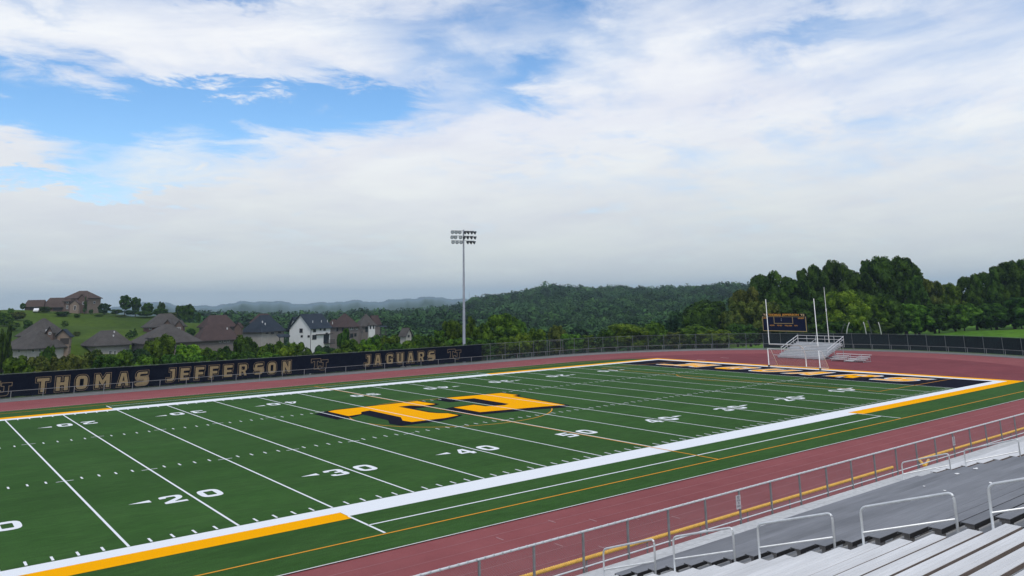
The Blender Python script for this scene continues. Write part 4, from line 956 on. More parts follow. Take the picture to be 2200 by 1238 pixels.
for a in [
 (-22, 700, 158, 50, 'round', 'mid', 'dark tree mostly cut off by the left edge'),
 (14, 688, 162, 40, 'round', 'dark', 'dark tall tree left of the big grey roofed house'),
 (104, 733, 134, 46, 'round', 'dark', 'dark round tree in front of the big grey roofed house wall'),
 (38, 762, 118, 76, 'round', 'mid', 'low bush above the left end of the banner'),
 (82, 759, 122, 66, 'round', 'olive', 'low olive bush behind the letter T of the first word'),
 (140, 750, 124, 84, 'round', 'olive', 'olive bush behind the letters H and O'),
 (196, 744, 128, 96, 'round', 'olive', 'rounded olive tree left of the cream basement house'),
 (232, 757, 116, 66, 'round', 'dark', 'low dark bush behind the letter M'),
 (265, 750, 122, 60, 'round', 'mid', 'green bush behind the letter A of the first word'),
 (292, 742, 130, 80, 'round', 'blue', 'blue green tree right of the cream basement house'),
 (345, 712, 138, 86, 'big', 'mid', 'tall bright topped tree in front of the long grey roof'),
 (318, 757, 114, 70, 'round', 'mid', 'low leafy bush behind the last S of the first word'),
 (372, 757, 113, 70, 'round', 'dark', 'low dark bush behind the gap between the two words'),
 (402, 736, 128, 78, 'round', 'bright', 'light green tree below the long grey roof'),
 (440, 742, 130, 50, 'tall', 'mid', 'narrow green tree below the two level brown roof'),
 (424, 755, 116, 66, 'round', 'mid', 'low green bush behind the letters E and F'),
 (478, 738, 132, 62, 'round', 'dark', 'dark tree in front of the brown roofed house wall'),
 (468, 752, 116, 56, 'loose', 'mid', 'low loose bush behind the second F'),
 (532, 708, 142, 66, 'big', 'dark', 'tall dark tree between the brown and the navy roofs'),
 (520, 752, 118, 74, 'round', 'dark', 'low dark bush behind the letters R and S'),
 (586, 722, 138, 64, 'round', 'mid', 'green tree under the porch roof of the navy roofed house'),
 (574, 754, 120, 66, 'round', 'mid', 'low green bush behind the letter O of the second word'),
 (638, 728, 136, 60, 'round', 'mid', 'green tree in front of the white house gable'),
 (612, 742, 124, 52, 'round', 'bright', 'light green bush left of the white house base'),
 (655, 752, 118, 52, 'round', 'dark', 'dark bush below the white house corner'),
 (697, 732, 138, 54, 'round', 'blue', 'blue green tree right of the white house corner'),
 (690, 750, 120, 60, 'loose', 'mid', 'loose bush behind the middle monogram of the banner'),
 (739, 708, 146, 36, 'tall', 'dark', 'slim dark tree in front of the brown double house'),
 (757, 726, 132, 58, 'round', 'mid', 'green tree right of the slim dark one'),
 (735, 746, 122, 54, 'round', 'mid', 'low bush before the last word of the banner'),
 (800, 710, 142, 62, 'round', 'mid', 'green tree below the grey gabled house'),
 (792, 738, 122, 60, 'loose', 'bright', 'light green bush behind the J of the last word'),
 (838, 713, 142, 58, 'round', 'mid', 'green tree left of the small white gable house'),
 (842, 736, 124, 60, 'round', 'dark', 'low dark bush behind the first A of the last word'),
 (872, 728, 130, 52, 'round', 'mid', 'green bush below the small white gable house'),
 (912, 710, 138, 56, 'round', 'dark', 'dark green tree right of the small white gable house'),
 (900, 738, 122, 52, 'round', 'mid', 'low bush behind the U of the last word'),
 (944, 706, 140, 48, 'loose', 'mid', 'loose green tree two trees left of the floodlight pole'),
 (940, 734, 126, 56, 'round', 'dark', 'low dark bush behind the end of the last word'),
 (972, 679, 142, 58, 'big', 'mid', 'large green tree just left of the floodlight pole'),
 (1011, 678, 144, 34, 'tall', 'mid', 'narrow green tree just right of the floodlight pole'),
 (1035, 690, 142, 46, 'round', 'mid', 'green tree between the pole and the biggest centre tree'),
 (988, 722, 130, 66, 'round', 'mid', 'bush behind the foot of the floodlight pole'),
 (1082, 669, 146, 84, 'big', 'mid', 'biggest green tree right of the floodlight pole'),
 (1108, 682, 148, 50, 'round', 'mid', 'green tree leaning out right of the biggest one'),
 (1040, 724, 132, 60, 'round', 'dark', 'dark bush at the right end of the banner'),
 (1076, 734, 130, 56, 'loose', 'olive', 'loose olive bush behind the open chain link'),
 (1120, 712, 140, 46, 'round', 'bright', 'light green tree before the fence gate'),
 (1152, 704, 142, 44, 'round', 'mid', 'green tree left of the pale pointed one'),
 (1196, 697, 152, 44, 'tall', 'olive', 'pale pointed olive tree behind the fence gate'),
 (1228, 712, 144, 50, 'round', 'mid', 'green bush right of the fence gate'),
 (1170, 738, 136, 56, 'loose', 'dark', 'low dark shrub inside the fence gate frame'),
 (1262, 718, 146, 54, 'loose', 'mid', 'loose grey green shrub between gate and yellow tree'),
 (1302, 706, 150, 44, 'round', 'dark', 'dark shrub just left of the yellow green tree'),
 (1347, 690, 150, 96, 'big', 'bright', 'broad yellow green tree behind the far bend'),
 (1404, 685, 158, 56, 'round', 'mid', 'green tree right behind the yellow green one'),
 (1310, 732, 144, 70, 'round', 'dark', 'dark undergrowth below the yellow green tree'),
 (1392, 730, 148, 80, 'loose', 'dark', 'dark undergrowth right of the yellow green tree'),
 (1446, 712, 156, 60, 'loose', 'olive', 'loose olive shrub right of the yellow green tree')]:
    tree(*a[:6], a[6], name='leafy_tree' if a[4] != 'loose' else 'leafy_shrub', grp=GB, low=.05)
GR = 'trees of the wood behind the right end of the track'
for a in [
 (1458, 662, 190, 60, 'tall', 'blue', 'bluish tree at the left end of the right hand wood'),
 (1520, 634, 186, 100, 'big', 'dark', 'dark rounded tree standing left of the olive ones'),
 (1486, 694, 162, 76, 'round', 'mid', 'mid green tree low in front of the dark rounded one'),
 (1538, 706, 158, 74, 'round', 'bright', 'light green bushy tree behind the bend of the fence'),
 (1578, 640, 180, 64, 'tall', 'olive', 'olive tree sloping up at the edge of the wood'),
 (1604, 618, 182, 74, 'bigt', 'olive', 'olive brown tree beside the scoreboard, left side'),
 (1592, 690, 166, 66, 'round', 'dark', 'dark low tree left of the scoreboard'),
 (1648, 584, 190, 90, 'bigt', 'dark', 'pointed dark tree rising above the left upright'),
 (1636, 640, 176, 86, 'round', 'olive', 'olive tree directly behind the left of the scoreboard'),
 (1700, 596, 190, 84, 'bigt', 'dark', 'dark tree above the middle of the scoreboard'),
 (1742, 568, 194, 78, 'bigt', 'dark', 'tall thin topped tree above the right upright'),
 (1790, 560, 196, 76, 'bigt', 'dark', 'tall dark tree behind the top of the flagpole'),
 (1700, 650, 178, 92, 'round', 'dark', 'shaded tree behind the right of the scoreboard'),
 (1752, 640, 180, 76, 'tall', 'dark', 'shaded tree just left of the flagpole'),
 (1812, 618, 174, 92, 'big', 'bright', 'bright yellow green tree right of the flagpole'),
 (1835, 580, 192, 86, 'bigt', 'dark', 'dark tree between the flagpole top and the highest crown'),
 (1873, 632, 178, 70, 'bigt', 'mid', 'mid green tree above the middle curved pole'),
 (1884, 552, 198, 104, 'bigt', 'dark', 'high broad crown left of the tallest point'),
 (1928, 550, 200, 100, 'bigt', 'dark', 'tallest rounded crown of the whole wood'),
 (1905, 640, 180, 70, 'round', 'dark', 'dark lower tree right of the curved poles'),
 (1960, 590, 196, 66, 'tall', 'dark', 'dark shoulder tree right of the tallest crown'),
 (1995, 600, 202, 66, 'bigt', 'olive', 'thin olive topped tree in the dip of the skyline'),
 (2040, 608, 204, 68, 'bigt', 'mid', 'lower green tree at the lowest dip of the skyline'),
 (1958, 648, 186, 80, 'round', 'mid', 'mid green tree above the left tip of the lawn'),
 (2010, 650, 192, 76, 'round', 'dark', 'dark tree above the left part of the lawn'),
 (2084, 590, 206, 70, 'bigt', 'dark', 'dark tree right of the skyline dip'),
 (2064, 646, 196, 74, 'round', 'mid', 'mid green lower tree above the middle of the lawn'),
 (2124, 580, 206, 70, 'bigt', 'dark', 'dark tree left of the right hand giant'),
 (2160, 560, 208, 96, 'bigt', 'dark', 'giant dark tree near the right edge'),
 (2214, 558, 208, 110, 'bigt', 'dark', 'giant dark tree cut by the right edge'),
 (2122, 648, 200, 80, 'round', 'dark', 'dark lower tree above the right part of the lawn'),
 (2186, 640, 202, 88, 'tall', 'dark', 'dark lower tree above the far right of the lawn'),
 (2280, 600, 204, 110, 'tall', 'dark', 'dark tree beyond the right edge'),
 (1664, 694, 170, 76, 'round', 'dark', 'dark undergrowth below the scoreboard'),
 (1735, 694, 172, 76, 'round', 'dark', 'dark undergrowth behind the flagpole foot'),
 (1800, 686, 172, 80, 'round', 'dark', 'dark undergrowth behind the curved poles'),
 (1868, 680, 176, 84, 'round', 'dark', 'dark undergrowth right of the curved poles')]:
    tree(*a[:6], a[6], grp=GR, low=.02, depth=1.1)
GH = 'trees and bushes on the grassy hill'
for a in [
 (50, 650, 352, 12, 'round', 'dark', 'small dark bush at the left corner of the hilltop house'),
 (98, 658, 342, 27, 'round', 'dark', 'round bush in front of the hilltop garage'),
 (134, 669, 330, 36, 'round', 'dark', 'wide dark shrub on the slope below the hilltop house'),
 (166, 673, 325, 16, 'round', 'mid', 'small bush on the slope below the house entrance'),
 (185, 634, 341, 11, 'cone', 'dark', 'narrow dark conifer against the hilltop house front'),
 (196, 664, 340, 10, 'round', 'dark', 'small shrub at the foot of the lit brick end wall'),
 (225, 650, 340, 27, 'round', 'blue', 'bushy tree right of the hilltop house'),
 (271, 633, 345, 30, 'round', 'dark', 'left of two round trees standing on the ridge'),
 (294, 636, 345, 24, 'round', 'dark', 'right of two round trees standing on the ridge'),
 (318, 648, 340, 26, 'round', 'dark', 'bushy tree right of the round pair on the ridge'),
 (348, 646, 342, 17, 'round', 'dark', 'small upright tree before the last hill trees'),
 (250, 664, 335, 30, 'round', 'dark', 'low hedge bush below the ridge pair, left part'),
 (282, 666, 334, 34, 'round', 'blue', 'low hedge bush below the ridge pair, right part'),
 (345, 662, 332, 34, 'round', 'dark', 'low hedge bush under the small upright tree'),
 (388, 653, 325, 20, 'round', 'dark', 'left one of the two dark trees at the hill end'),
 (404, 651, 320, 30, 'round', 'dark', 'larger dark tree at the right end of the hill'),
 (428, 670, 318, 10, 'round', 'dark', 'tiny tree on the hill shoulder above the brown roof'),
 (12, 672, 300, 40, 'round', 'mid', 'green bush at the left edge above the dark tall tree'),
 (-14, 664, 320, 40, 'round', 'dark', 'dark bush partly out of the left edge on the hill'),
 (24, 660, 330, 14, 'round', 'mid', 'small light bush on the skyline left of the hilltop house'),
 (60, 686, 290, 24, 'round', 'dark', 'dark bush on the slope above the big grey roof'),
 (280, 708, 262, 26, 'cone', 'dark', 'dark evergreen right of the cream basement house roof'),
 (290, 704, 265, 18, 'cone', 'dark', 'taller dark evergreen beside the brick house'),
 (408, 704, 262, 26, 'round', 'dark', 'dark bush between the brick house and the brown roof'),
 (150, 720, 258, 20, 'round', 'olive', 'scrubby bush right of the brick garage gable'),
 (165, 712, 268, 24, 'loose', 'olive', 'scrubby loose bush on the slope right of the garage'),
 (140, 688, 296, 22, 'loose', 'mid', 'loose shrub on the upper slope'),
 (310, 668, 330, 40, 'round', 'mid', 'low hedge bush in the middle of the ridge hedge'),
 (372, 670, 326, 34, 'round', 'olive', 'olive hedge bush left of the two dark hill end trees'),
 (262, 676, 328, 36, 'loose', 'olive', 'scrub patch on the slope under the ridge hedge'),
 (212, 676, 330, 26, 'loose', 'mid', 'scrub on the slope right of the house entrance bushes'),
 (40, 668, 318, 34, 'round', 'olive', 'olive scrub on the skyline at the far left of the hill'),
 (30, 690, 288, 36, 'loose', 'mid', 'rough scrub above the dark tall tree'),
 (70, 705, 262, 30, 'loose', 'olive', 'rough scrub left of the big grey roof top'),
 (345, 680, 316, 22, 'loose', 'mid', 'scrub above the brick house roof')]:
    tree(*a[:6], a[6], grp=GH, low=.22 if 'ridge' in a[6] or 'two dark' in a[6] else .04)
# the far wooded hills: uncountable, one object
def far_wood():
    rng = np.random.default_rng(5); N_ = 4600
    uu = rng.uniform(400, 1760, N_*3); DD = np.sqrt(rng.uniform(270**2, 1010**2, N_*3))
    uu[:700] = rng.uniform(1000, 1640, 700); DD[:700] = rng.uniform(855, 915, 700)
    uu[700:1100] = rng.uniform(430, 1050, 400); DD[700:1100] = rng.uniform(940, 1010, 400)
    lim = np.interp(uu, [400, 500, 1000, 1400, 1500, 1760], [430, 300, 290, 270, 260, 300]); keep = DD > lim; uu, DD = uu[keep][:N_], DD[keep][:N_]
    az = np.array([math.atan2(*ray(u, 660)[:2]) for u in uu]); x = CAM[0]+np.sin(az)*DD; y = CAM[1]+np.cos(az)*DD; z = Hgt(x, y)
    tmpl = []
    for s in range(8):
        r = np.random.default_rng(100+s); L_ = [(*(r.normal(size=3)*[.30, .30, .22]), r.uniform(.38, .55)) for _ in range(7)]
        tmpl.append(leaf_cloud(r, L_, 210, .125))
    V = []
    for i in range(len(uu)):
        sc = rng.uniform(4.6, 9.6)*(1 if DD[i] > 450 else .8); a = rng.uniform(0, 6.28); t = tmpl[i % 8]; c, s = math.cos(a), math.sin(a)
        sh = sc*rng.uniform(.75, 1.1)
        V.append(np.stack([(t[:, 0]*c-t[:, 1]*s)*sc+x[i], (t[:, 0]*s+t[:, 1]*c)*sc+y[i], t[:, 2]*sh+z[i]+sh*.75], 1))
    m = bpy.data.materials.new('far_leaves'); m.use_nodes = True; nt = m.node_tree; N = nt.nodes; L = nt.links; b = N['Principled BSDF']; b.inputs['Roughness'].default_value = .9; b.inputs['Specular IOR Level'].default_value = .0
    tc = N.new('ShaderNodeTexCoord'); n = N.new('ShaderNodeTexNoise'); n.inputs['Scale'].default_value = .018; n.inputs['Detail'].default_value = 6; n.inputs['Roughness'].default_value = .7; L.new(tc.outputs['Object'], n.inputs[0])
    r = N.new('ShaderNodeValToRGB'); L.new(n.outputs[0], r.inputs[0]); e = r.color_ramp.elements; e[0].position = .36; e[0].color = (.011, .034, .012, 1); e[1].position = .66; e[1].color = (.042, .088, .022, 1); L.new(r.outputs[0], b.inputs['Base Color'])
    vv = np.vstack(V); me = quads_mesh('far_woodland', vv, m); ta = me.attributes.new('tone', 'FLOAT', 'POINT'); ta.data.foreach_set('value', np.repeat(rng.uniform(.35, 1.9, len(uu)), len(tmpl[0])).astype(np.float32))
    an = N.new('ShaderNodeAttribute'); an.attribute_name = 'tone'; sc_ = N.new('ShaderNodeVectorMath'); sc_.operation = 'SCALE'; L.new(r.outputs[0], sc_.inputs[0]); L.new(an.outputs['Fac'], sc_.inputs['Scale']); L.new(sc_.outputs[0], b.inputs['Base Color'])
    o = bpy.data.objects.new('far_woodland', me); C.objects.link(o); tag(o, kind='stuff')
far_wood()
# crest of distant ridges, clumped canopy
def ridge_wood():
    rng = np.random.default_rng(9); N_ = 2600
    uu = rng.uniform(-60, 1120, N_); DD = rng.uniform(6800, 7060, N_); az = np.array([math.atan2(*ray(u, 660)[:2]) for u in uu]); x = CAM[0]+np.sin(az)*DD; y = CAM[1]+np.cos(az)*DD; z = Hgt(x, y)
    r = np.random.default_rng(1); t = leaf_cloud(r, [(*(r.normal(size=3)*.4), .5) for _ in range(6)], 26, .5); V = []
    for i in range(N_):
        sc = rng.uniform(12, 26); V.append(t*[sc*1.6, sc*1.6, sc*.7]+[x[i], y[i], z[i]])
    me = quads_mesh('distant_ridge_trees', np.vstack(V), bpy.data.materials['grass_ground'] if False else mat('ridge_leaves', (.016, .040, .016), .9, var=(.034, .062, .024), vscale=.02, spec=.05)); o = bpy.data.objects.new('distant_ridge_trees', me); C.objects.link(o); tag(o, kind='stuff')
ridge_wood()

# ------------------------------------------------------------------ houses
def shingle(name, c1, c2):
    m = noise_over(mat(name, c1, .9, var=c2, vscale=.5, spec=.1), 3.5, .82, 1.15, 4); return m
RB = shingle('brown_shingle', (.066, .047, .040), (.092, .068, .057)); RG = shingle('grey_shingle', (.060, .054, .050), (.090, .082, .076)); RN = shingle('navy_shingle', (.022, .030, .042), (.034, .044, .058)); RBR = shingle('reddish_shingle', (.055, .038, .036), (.076, .052, .048))
WT = noise_over(mat('tan_brick', (.20, .155, .12), .9, var=(.27, .20, .155), vscale=2.5, spec=.1), 8, .85, 1.12); WBR = noise_over(mat('brown_brick', (.105, .070, .058), .9, var=(.14, .095, .075), vscale=2.5), 8, .85, 1.12)
WR = noise_over(mat('red_brick', (.13, .058, .050), .9, var=(.17, .085, .07), vscale=2.5), 8, .85, 1.1); WC = noise_over(mat('cream_siding', (.34, .32, .29), .85, var=(.40, .38, .34), vscale=1), 5, .92, 1.05, stretch=(.2, .2, 4))
WW = noise_over(mat('white_siding', (.62, .62, .60), .8, var=(.68, .68, .66), vscale=1), 5, .94, 1.04, stretch=(.2, .2, 4)); WGR = noise_over(mat('grey_brown_stone', (.135, .115, .105), .9, var=(.18, .155, .14), vscale=2), 7, .85, 1.12)
TRIMW = mat('white_trim', (.55, .55, .54), .7); TRIMD = mat('dark_trim', (.035, .032, .030), .7); PANE = mat('window_glass', (.018, .022, .028), .15, spec=.6); GDOOR = mat('dark_garage_door', (.035, .03, .028), .7, var=(.05, .04, .036), vscale=1)
class House:
    def __init__(s, u, v, D, label):
        p = at(u, v, D); s.o = np.array([p[0], p[1], hz(p[0], p[1])]); s.root = empty('house', tuple(s.o), label=label, cat='house', group='houses in the valley and on the hill')
        s.root_o = s.o
    def block(s, u, v, D, L, Rr, phi, roof, rise, wall, wm, rm, oh=.45, ridge=None, wins=(), trim=TRIMW, base=None):
        ph = R(phi); P = at(u, v, D); az = math.atan2(P[0]-CAM[0], P[1]-CAM[1]); mpp = float(np.hypot(*(at(u+10, v, D)-at(u-10, v, D))[:2]))/20
        e = np.array([math.cos(az), -math.sin(az)]); a = np.array([math.sin(az), math.cos(az)])
        r = e*math.cos(ph)+a*math.sin(ph); l = -e*math.sin(ph)+a*math.cos(ph)
        lr = Rr*mpp/math.cos(ph); ll = L*mpp/math.sin(ph); rs = rise*mpp; O = s.root_o
        def T(x, y, z): return (P[0]-O[0]+r[0]*x+l[0]*y, P[1]-O[1]+r[1]*x+l[1]*y, P[2]-O[2]+z)
        hw = (max(wall*mpp, P[2]-s.o[2]+2) if wall > 0 else 0) if base is None else P[2]-base
        m = MB(); th = .18
        if wall > 0:
            m.box(0, lr, 0, ll, -hw, -.02, M=T)
            if roof == 'gr': m.add([T(0, 0, -.02), T(0, ll, -.02), T(0, ll/2, rs-.12), T(lr, 0, -.02), T(lr, ll, -.02), T(lr, ll/2, rs-.12)], [(0, 2, 1), (3, 4, 5)])
            if roof == 'gl': m.add([T(0, 0, -.02), T(lr, 0, -.02), T(lr/2, 0, rs-.12), T(0, ll, -.02), T(lr, ll, -.02), T(lr/2, ll, rs-.12)], [(0, 1, 2), (3, 5, 4)])
            m.build('wall', wm, s.root)
        m = MB(); x0, x1, y0, y1 = -oh, lr+oh, -oh, ll+oh; half = ll/2 if roof == 'gr' else lr/2 if roof == 'gl' else min(lr, ll)/2; d = -oh*min(1.1, rs/max(.5, half)) if roof != 'shed' else -.05; s.rz = lambda x, y: rs*min(y, ll-y)/(ll/2)-.15
        if roof == 'hip':
            if lr >= ll: i = min((y1-y0)/2, (x1-x0)/2-.2) if ridge is None else (x1-x0)*(1-ridge)/2; A, B = (x0+i, (y0+y1)/2), (x1-i, (y0+y1)/2)
            else: i = min((x1-x0)/2, (y1-y0)/2-.2) if ridge is None else (y1-y0)*(1-ridge)/2; A, B = ((x0+x1)/2, y0+i), ((x0+x1)/2, y1-i)
            v_ = [T(x0, y0, d), T(x1, y0, d), T(x1, y1, d), T(x0, y1, d), T(*A, rs), T(*B, rs)]+[T(x0, y0, d-th), T(x1, y0, d-th), T(x1, y1, d-th), T(x0, y1, d-th)]
            f = [(0, 1, 5, 4), (2, 3, 4, 5), (1, 2, 5), (3, 0, 4)] if lr >= ll else [(0, 1, 4), (2, 3, 5), (1, 2, 5, 4), (3, 0, 4, 5)]
            m.add(v_, f+[(0, 6, 7, 1), (1, 7, 8, 2), (2, 8, 9, 3), (3, 9, 6, 0), (6, 9, 8, 7)])
        elif roof == 'gr':
            ym = ll/2; m.add([T(x0, y0, d), T(x1, y0, d), T(x1, ym, rs), T(x0, ym, rs), T(x0, y1, d), T(x1, y1, d)]+[T(x0, y0, d-th), T(x1, y0, d-th), T(x1, ym, rs-th), T(x0, ym, rs-th), T(x0, y1, d-th), T(x1, y1, d-th)],
                             [(0, 1, 2, 3), (3, 2, 5, 4), (6, 9, 8, 7), (9, 10, 11, 8), (0, 6, 7, 1), (4, 5, 11, 10), (0, 3, 9, 6), (3, 4, 10, 9), (1, 7, 8, 2), (2, 8, 11, 5)])
        elif roof == 'gl':
            xm = lr/2; m.add([T(x0, y0, d), T(x0, y1, d), T(xm, y1, rs), T(xm, y0, rs), T(x1, y0, d), T(x1, y1, d)]+[T(x0, y0, d-th), T(x0, y1, d-th), T(xm, y1, rs-th), T(xm, y0, rs-th), T(x1, y0, d-th), T(x1, y1, d-th)],
                             [(0, 3, 2, 1), (3, 4, 5, 2), (6, 7, 8, 9), (9, 8, 11, 10), (0, 1, 7, 6), (4, 10, 11, 5), (0, 6, 9, 3), (3, 9, 10, 4), (1, 2, 8, 7), (2, 5, 11, 8)])
        elif roof == 'shed': m.add([T(x0, y0, d), T(x1, y0, d), T(x1, y1, rs), T(x0, y1, rs), T(x0, y0, d-th), T(x1, y0, d-th), T(x1, y1, rs-th), T(x0, y1, rs-th)], [(0, 1, 2, 3), (4, 7, 6, 5), (0, 4, 5, 1), (1, 5, 6, 2), (2, 6, 7, 3), (3, 7, 4, 0)])
        if roof: m.build('roof', rm, s.root)
        g = MB(); g.box(x0-.02, x1+.02, y0-.1, y0-.02, d-th-.05, d-.03, M=T); g.box(x0-.1, x0-.02, y0-.02, y1, d-th-.05, d-.03, M=T)
        if roof == 'hip' and wall > 0: g.build('gutter', TRIMD, s.root)
        for w in wins:
            face, off, va, vb, wp = w[:5]; nm = w[5] if len(w) > 5 else 'window'; tm = w[6] if len(w) > 6 else trim
            z1, z0 = (v-va)*mpp-.25, (v-vb)*mpp-.25
            if face == 'R': c = off*mpp/math.cos(ph); hw_ = wp*mpp/math.cos(ph)/2; Q = lambda x, y, z, c=c: T(c+x, -y, z)
            else: c = off*mpp/math.sin(ph); hw_ = wp*mpp/math.sin(ph)/2; Q = lambda x, y, z, c=c: T(-y, c-x, z)
            k = MB(); f_ = .10
            k.box(-hw_-f_, hw_+f_, 0.003, .07, z0-f_, z0, M=Q); k.box(-hw_-f_, hw_+f_, 0.003, .07, z1, z1+f_, M=Q); k.box(-hw_-f_, -hw_, 0.003, .068, z0, z1, M=Q); k.box(hw_, hw_+f_, 0.003, .068, z0, z1, M=Q)
            if nm == 'window': k.box(-.03, .03, .003, .06, z0, z1, M=Q)
            wo = k.build(nm, tm, s.root)
            k = MB(); k.box(-hw_, hw_, .002, .035, z0, z1, M=Q); k.build('pane' if nm == 'window' else 'door_panel', PANE if nm == 'window' else GDOOR, wo)
        return T, mpp
    def stack(s, T, x, y, z, h=.8, w=.22, m=None, name='roof_vent'):
        z = s.rz(x, y); k = MB(); k.box(x-w/2, x+w/2, y-w/2, y+w/2, z, z+h, M=T); k.build(name, m or TRIMW, s.root)
# hilltop brick house
h = House(150, 668, 350, 'long brown brick house with hipped roofs on top of the grassy hill')
T, q = h.block(189, 639, 350, 52, 29, 56, 'hip', 16.5, 30, WT, RB, ridge=.30, wins=[('R', 15, 648, 652, 3.6), ('L', 8, 645, 651, 3), ('L', 40, 645, 651, 3), ('L', 44, 658, 665, 4)], base=h.o[2]-2)
h.block(186, 643, 346, 20, 3, 56, 'gr', 13, 26, WBR, RB, oh=.3, wins=[('L', 6, 648, 654, 3)], base=h.o[2]-2)
h.block(170, 652, 343, 19, 3, 56, 'gr', 9.5, 17, WT, RB, oh=.3, wins=[('L', 8, 656, 666, 4, 'door')], base=h.o[2]-2)
h.block(152, 645, 346, 14, 3, 60, 'hip', 3, 20, WBR, RB, wins=[('L', 6, 646, 651, 3), ('L', 6, 656, 664, 3)], base=h.o[2]-2)
h.block(141, 657, 351, 50, 10, 74, 'hip', 20, 12, WBR, RB, ridge=.55, wins=[('L', 16, 659, 667, 18, 'garage_door', TRIMD)], base=h.o[2]-2)
h.block(92, 656.5, 352, 38, 9, 74, 'hip', 14, 13, WBR, RB, ridge=.86, wins=[('L', 18, 658, 668, 17, 'garage_door', TRIMD)], base=h.o[2]-2)
T, q = h.block(78, 645, 362, 5, 3, 35, 'shed', .5, 6, WBR, RB, oh=.1)
# big grey roofed house
h = House(80, 760, 222, 'large cream stone house with stacked grey hipped roofs at the far left')
h.block(98, 717, 236, 60, 46, 45, 'hip', 37, 35, WT, RG, ridge=.1)
T, q = h.block(60, 745, 222, 56, 86, 30, 'hip', 37, 32, WC, RG, ridge=.28, oh=.7, wins=[('R', 12, 747, 757, 4), ('R', 26, 748, 757, 4), ('R', 46, 747, 757, 4.5), ('L', 18, 747, 757, 4), ('L', 34, 747, 757, 4)])
for x, y, z in ((5, 1.6, 1.4), (9, 2.4, 1.9), (7, 5, 3.3)): h.stack(T, x, y, z, .5, .3)
h.block(114, 712, 226, 13, 6, 52, 'gr', 13, 18, WBR, RG, oh=.35, wins=[('L', 6, 712, 716, 4)])
h.block(150, 720, 226, 29, 5, 64, 'gr', 15, 24, WT, RN, oh=.4, wins=[('L', 10, 726, 738, 17, 'garage_door', TRIMD)])
# small cream basement house
h = House(235, 765, 232, 'smaller house with a dark hipped roof and cream walkout basement wall')
T, q = h.block(205, 738, 232, 26, 76, 20, 'hip', 29, 30, WC, RG, ridge=.35, oh=.8, wins=[('R', 40, 738.5, 743, 4), ('R', 66, 738, 744, 9), ('R', 34, 755, 764, 5), ('R', 44, 756, 765, 4)])
h.stack(T, 5, 2.0, 1.4, .5, .25); h.stack(T, 5.6, 3.2, 2.7, .5, .25)
h.block(292, 755, 228, 30, 8, 25, 'shed', .5, 14, WBR, RN, oh=.2)
# brick house with gables
h = House(352, 712, 275, 'brick house with twin front gables below the two round ridge trees')
h.block(322, 699, 275, 14, 78, 16, 'hip', 26, 20, WR, RG, ridge=.32, oh=.6, wins=[('R', 2, 702, 707, 4), ('R', 20, 702, 707, 4), ('R', 66, 702, 708, 7), ('R', 75, 702, 707, 3)])
h.block(370, 698, 271, 20, 4, 66, 'gr', 13, 14, WBR, RG, oh=.3); h.block(393, 698, 271, 16, 4, 66, 'gr', 11, 14, WBR, RG, oh=.3, wins=[('L', 6, 702, 709, 3), ('L', 10, 702, 709, 3)])

# long grey roof
h = House(360, 735, 225, 'low house showing only a long pale grey hipped roof behind the bright tree')
T, q = h.block(312, 735, 225, 30, 122, 14, 'hip', 38, 20, WGR, RG, ridge=.12, oh=.7)
h.block(322, 724, 222, 6, 14, 20, 'hip', 6, 12, WGR, RG, oh=.3)
# two level brown roof
h = House(470, 730, 245, 'brown brick house with two stacked brown hipped roofs')
h.block(446, 700, 255, 18, 60, 18, 'hip', 23, 30, WGR, RBR, ridge=.55, oh=.6, wins=[('R', 10, 703, 707, 3)])
T, q = h.block(430, 728, 242, 16, 84, 15, 'hip', 30, 28, WGR, RBR, ridge=.5, oh=.6, wins=[('R', 44, 730, 736, 4), ('R', 54, 730, 736, 4), ('R', 62, 730, 736, 4)])
h.stack(T, 8, 2.4, 1.6, .5, .3)
h.block(518, 702, 252, 14, 4, 58, 'gr', 9, 25, WBR, RBR, oh=.25)
# navy roofed house
h = House(585, 720, 262, 'cream house with a wide navy roof and a covered porch on its right')
T, q = h.block(562, 709, 262, 40, 50, 42, 'hip', 32, 24, WC, RN, ridge=.35, oh=.6, wins=[('R', 12, 710.5, 716, 5, 'window', TRIMD), ('R', 24, 710, 717, 6, 'window', TRIMD), ('R', 40, 710, 716, 6, 'window', TRIMD)])
h.stack(T, 2, 2, 1.6, .7, .25); h.stack(T, 2.6, 1.4, 1.2, .7, .25); h.stack(T, 7, 5, 4.2, .4, .5)
T, q = h.block(600, 724, 256, 5, 24, 25, 'shed', 5.5, 0, WC, RN, oh=.2)
for x in (.1, 3.9):
    k = MB(); k.box(x, x+.2, .0, .2, -3.2, -.1, M=T); k.build('porch_post', TRIMD, h.root)
h = House(560, 690, 300, 'brown roof peaking out behind the navy roofed house')
h.block(556, 690, 300, 17, 35, 40, 'hip', 16, 12, WBR, RBR, ridge=.5, oh=.5)
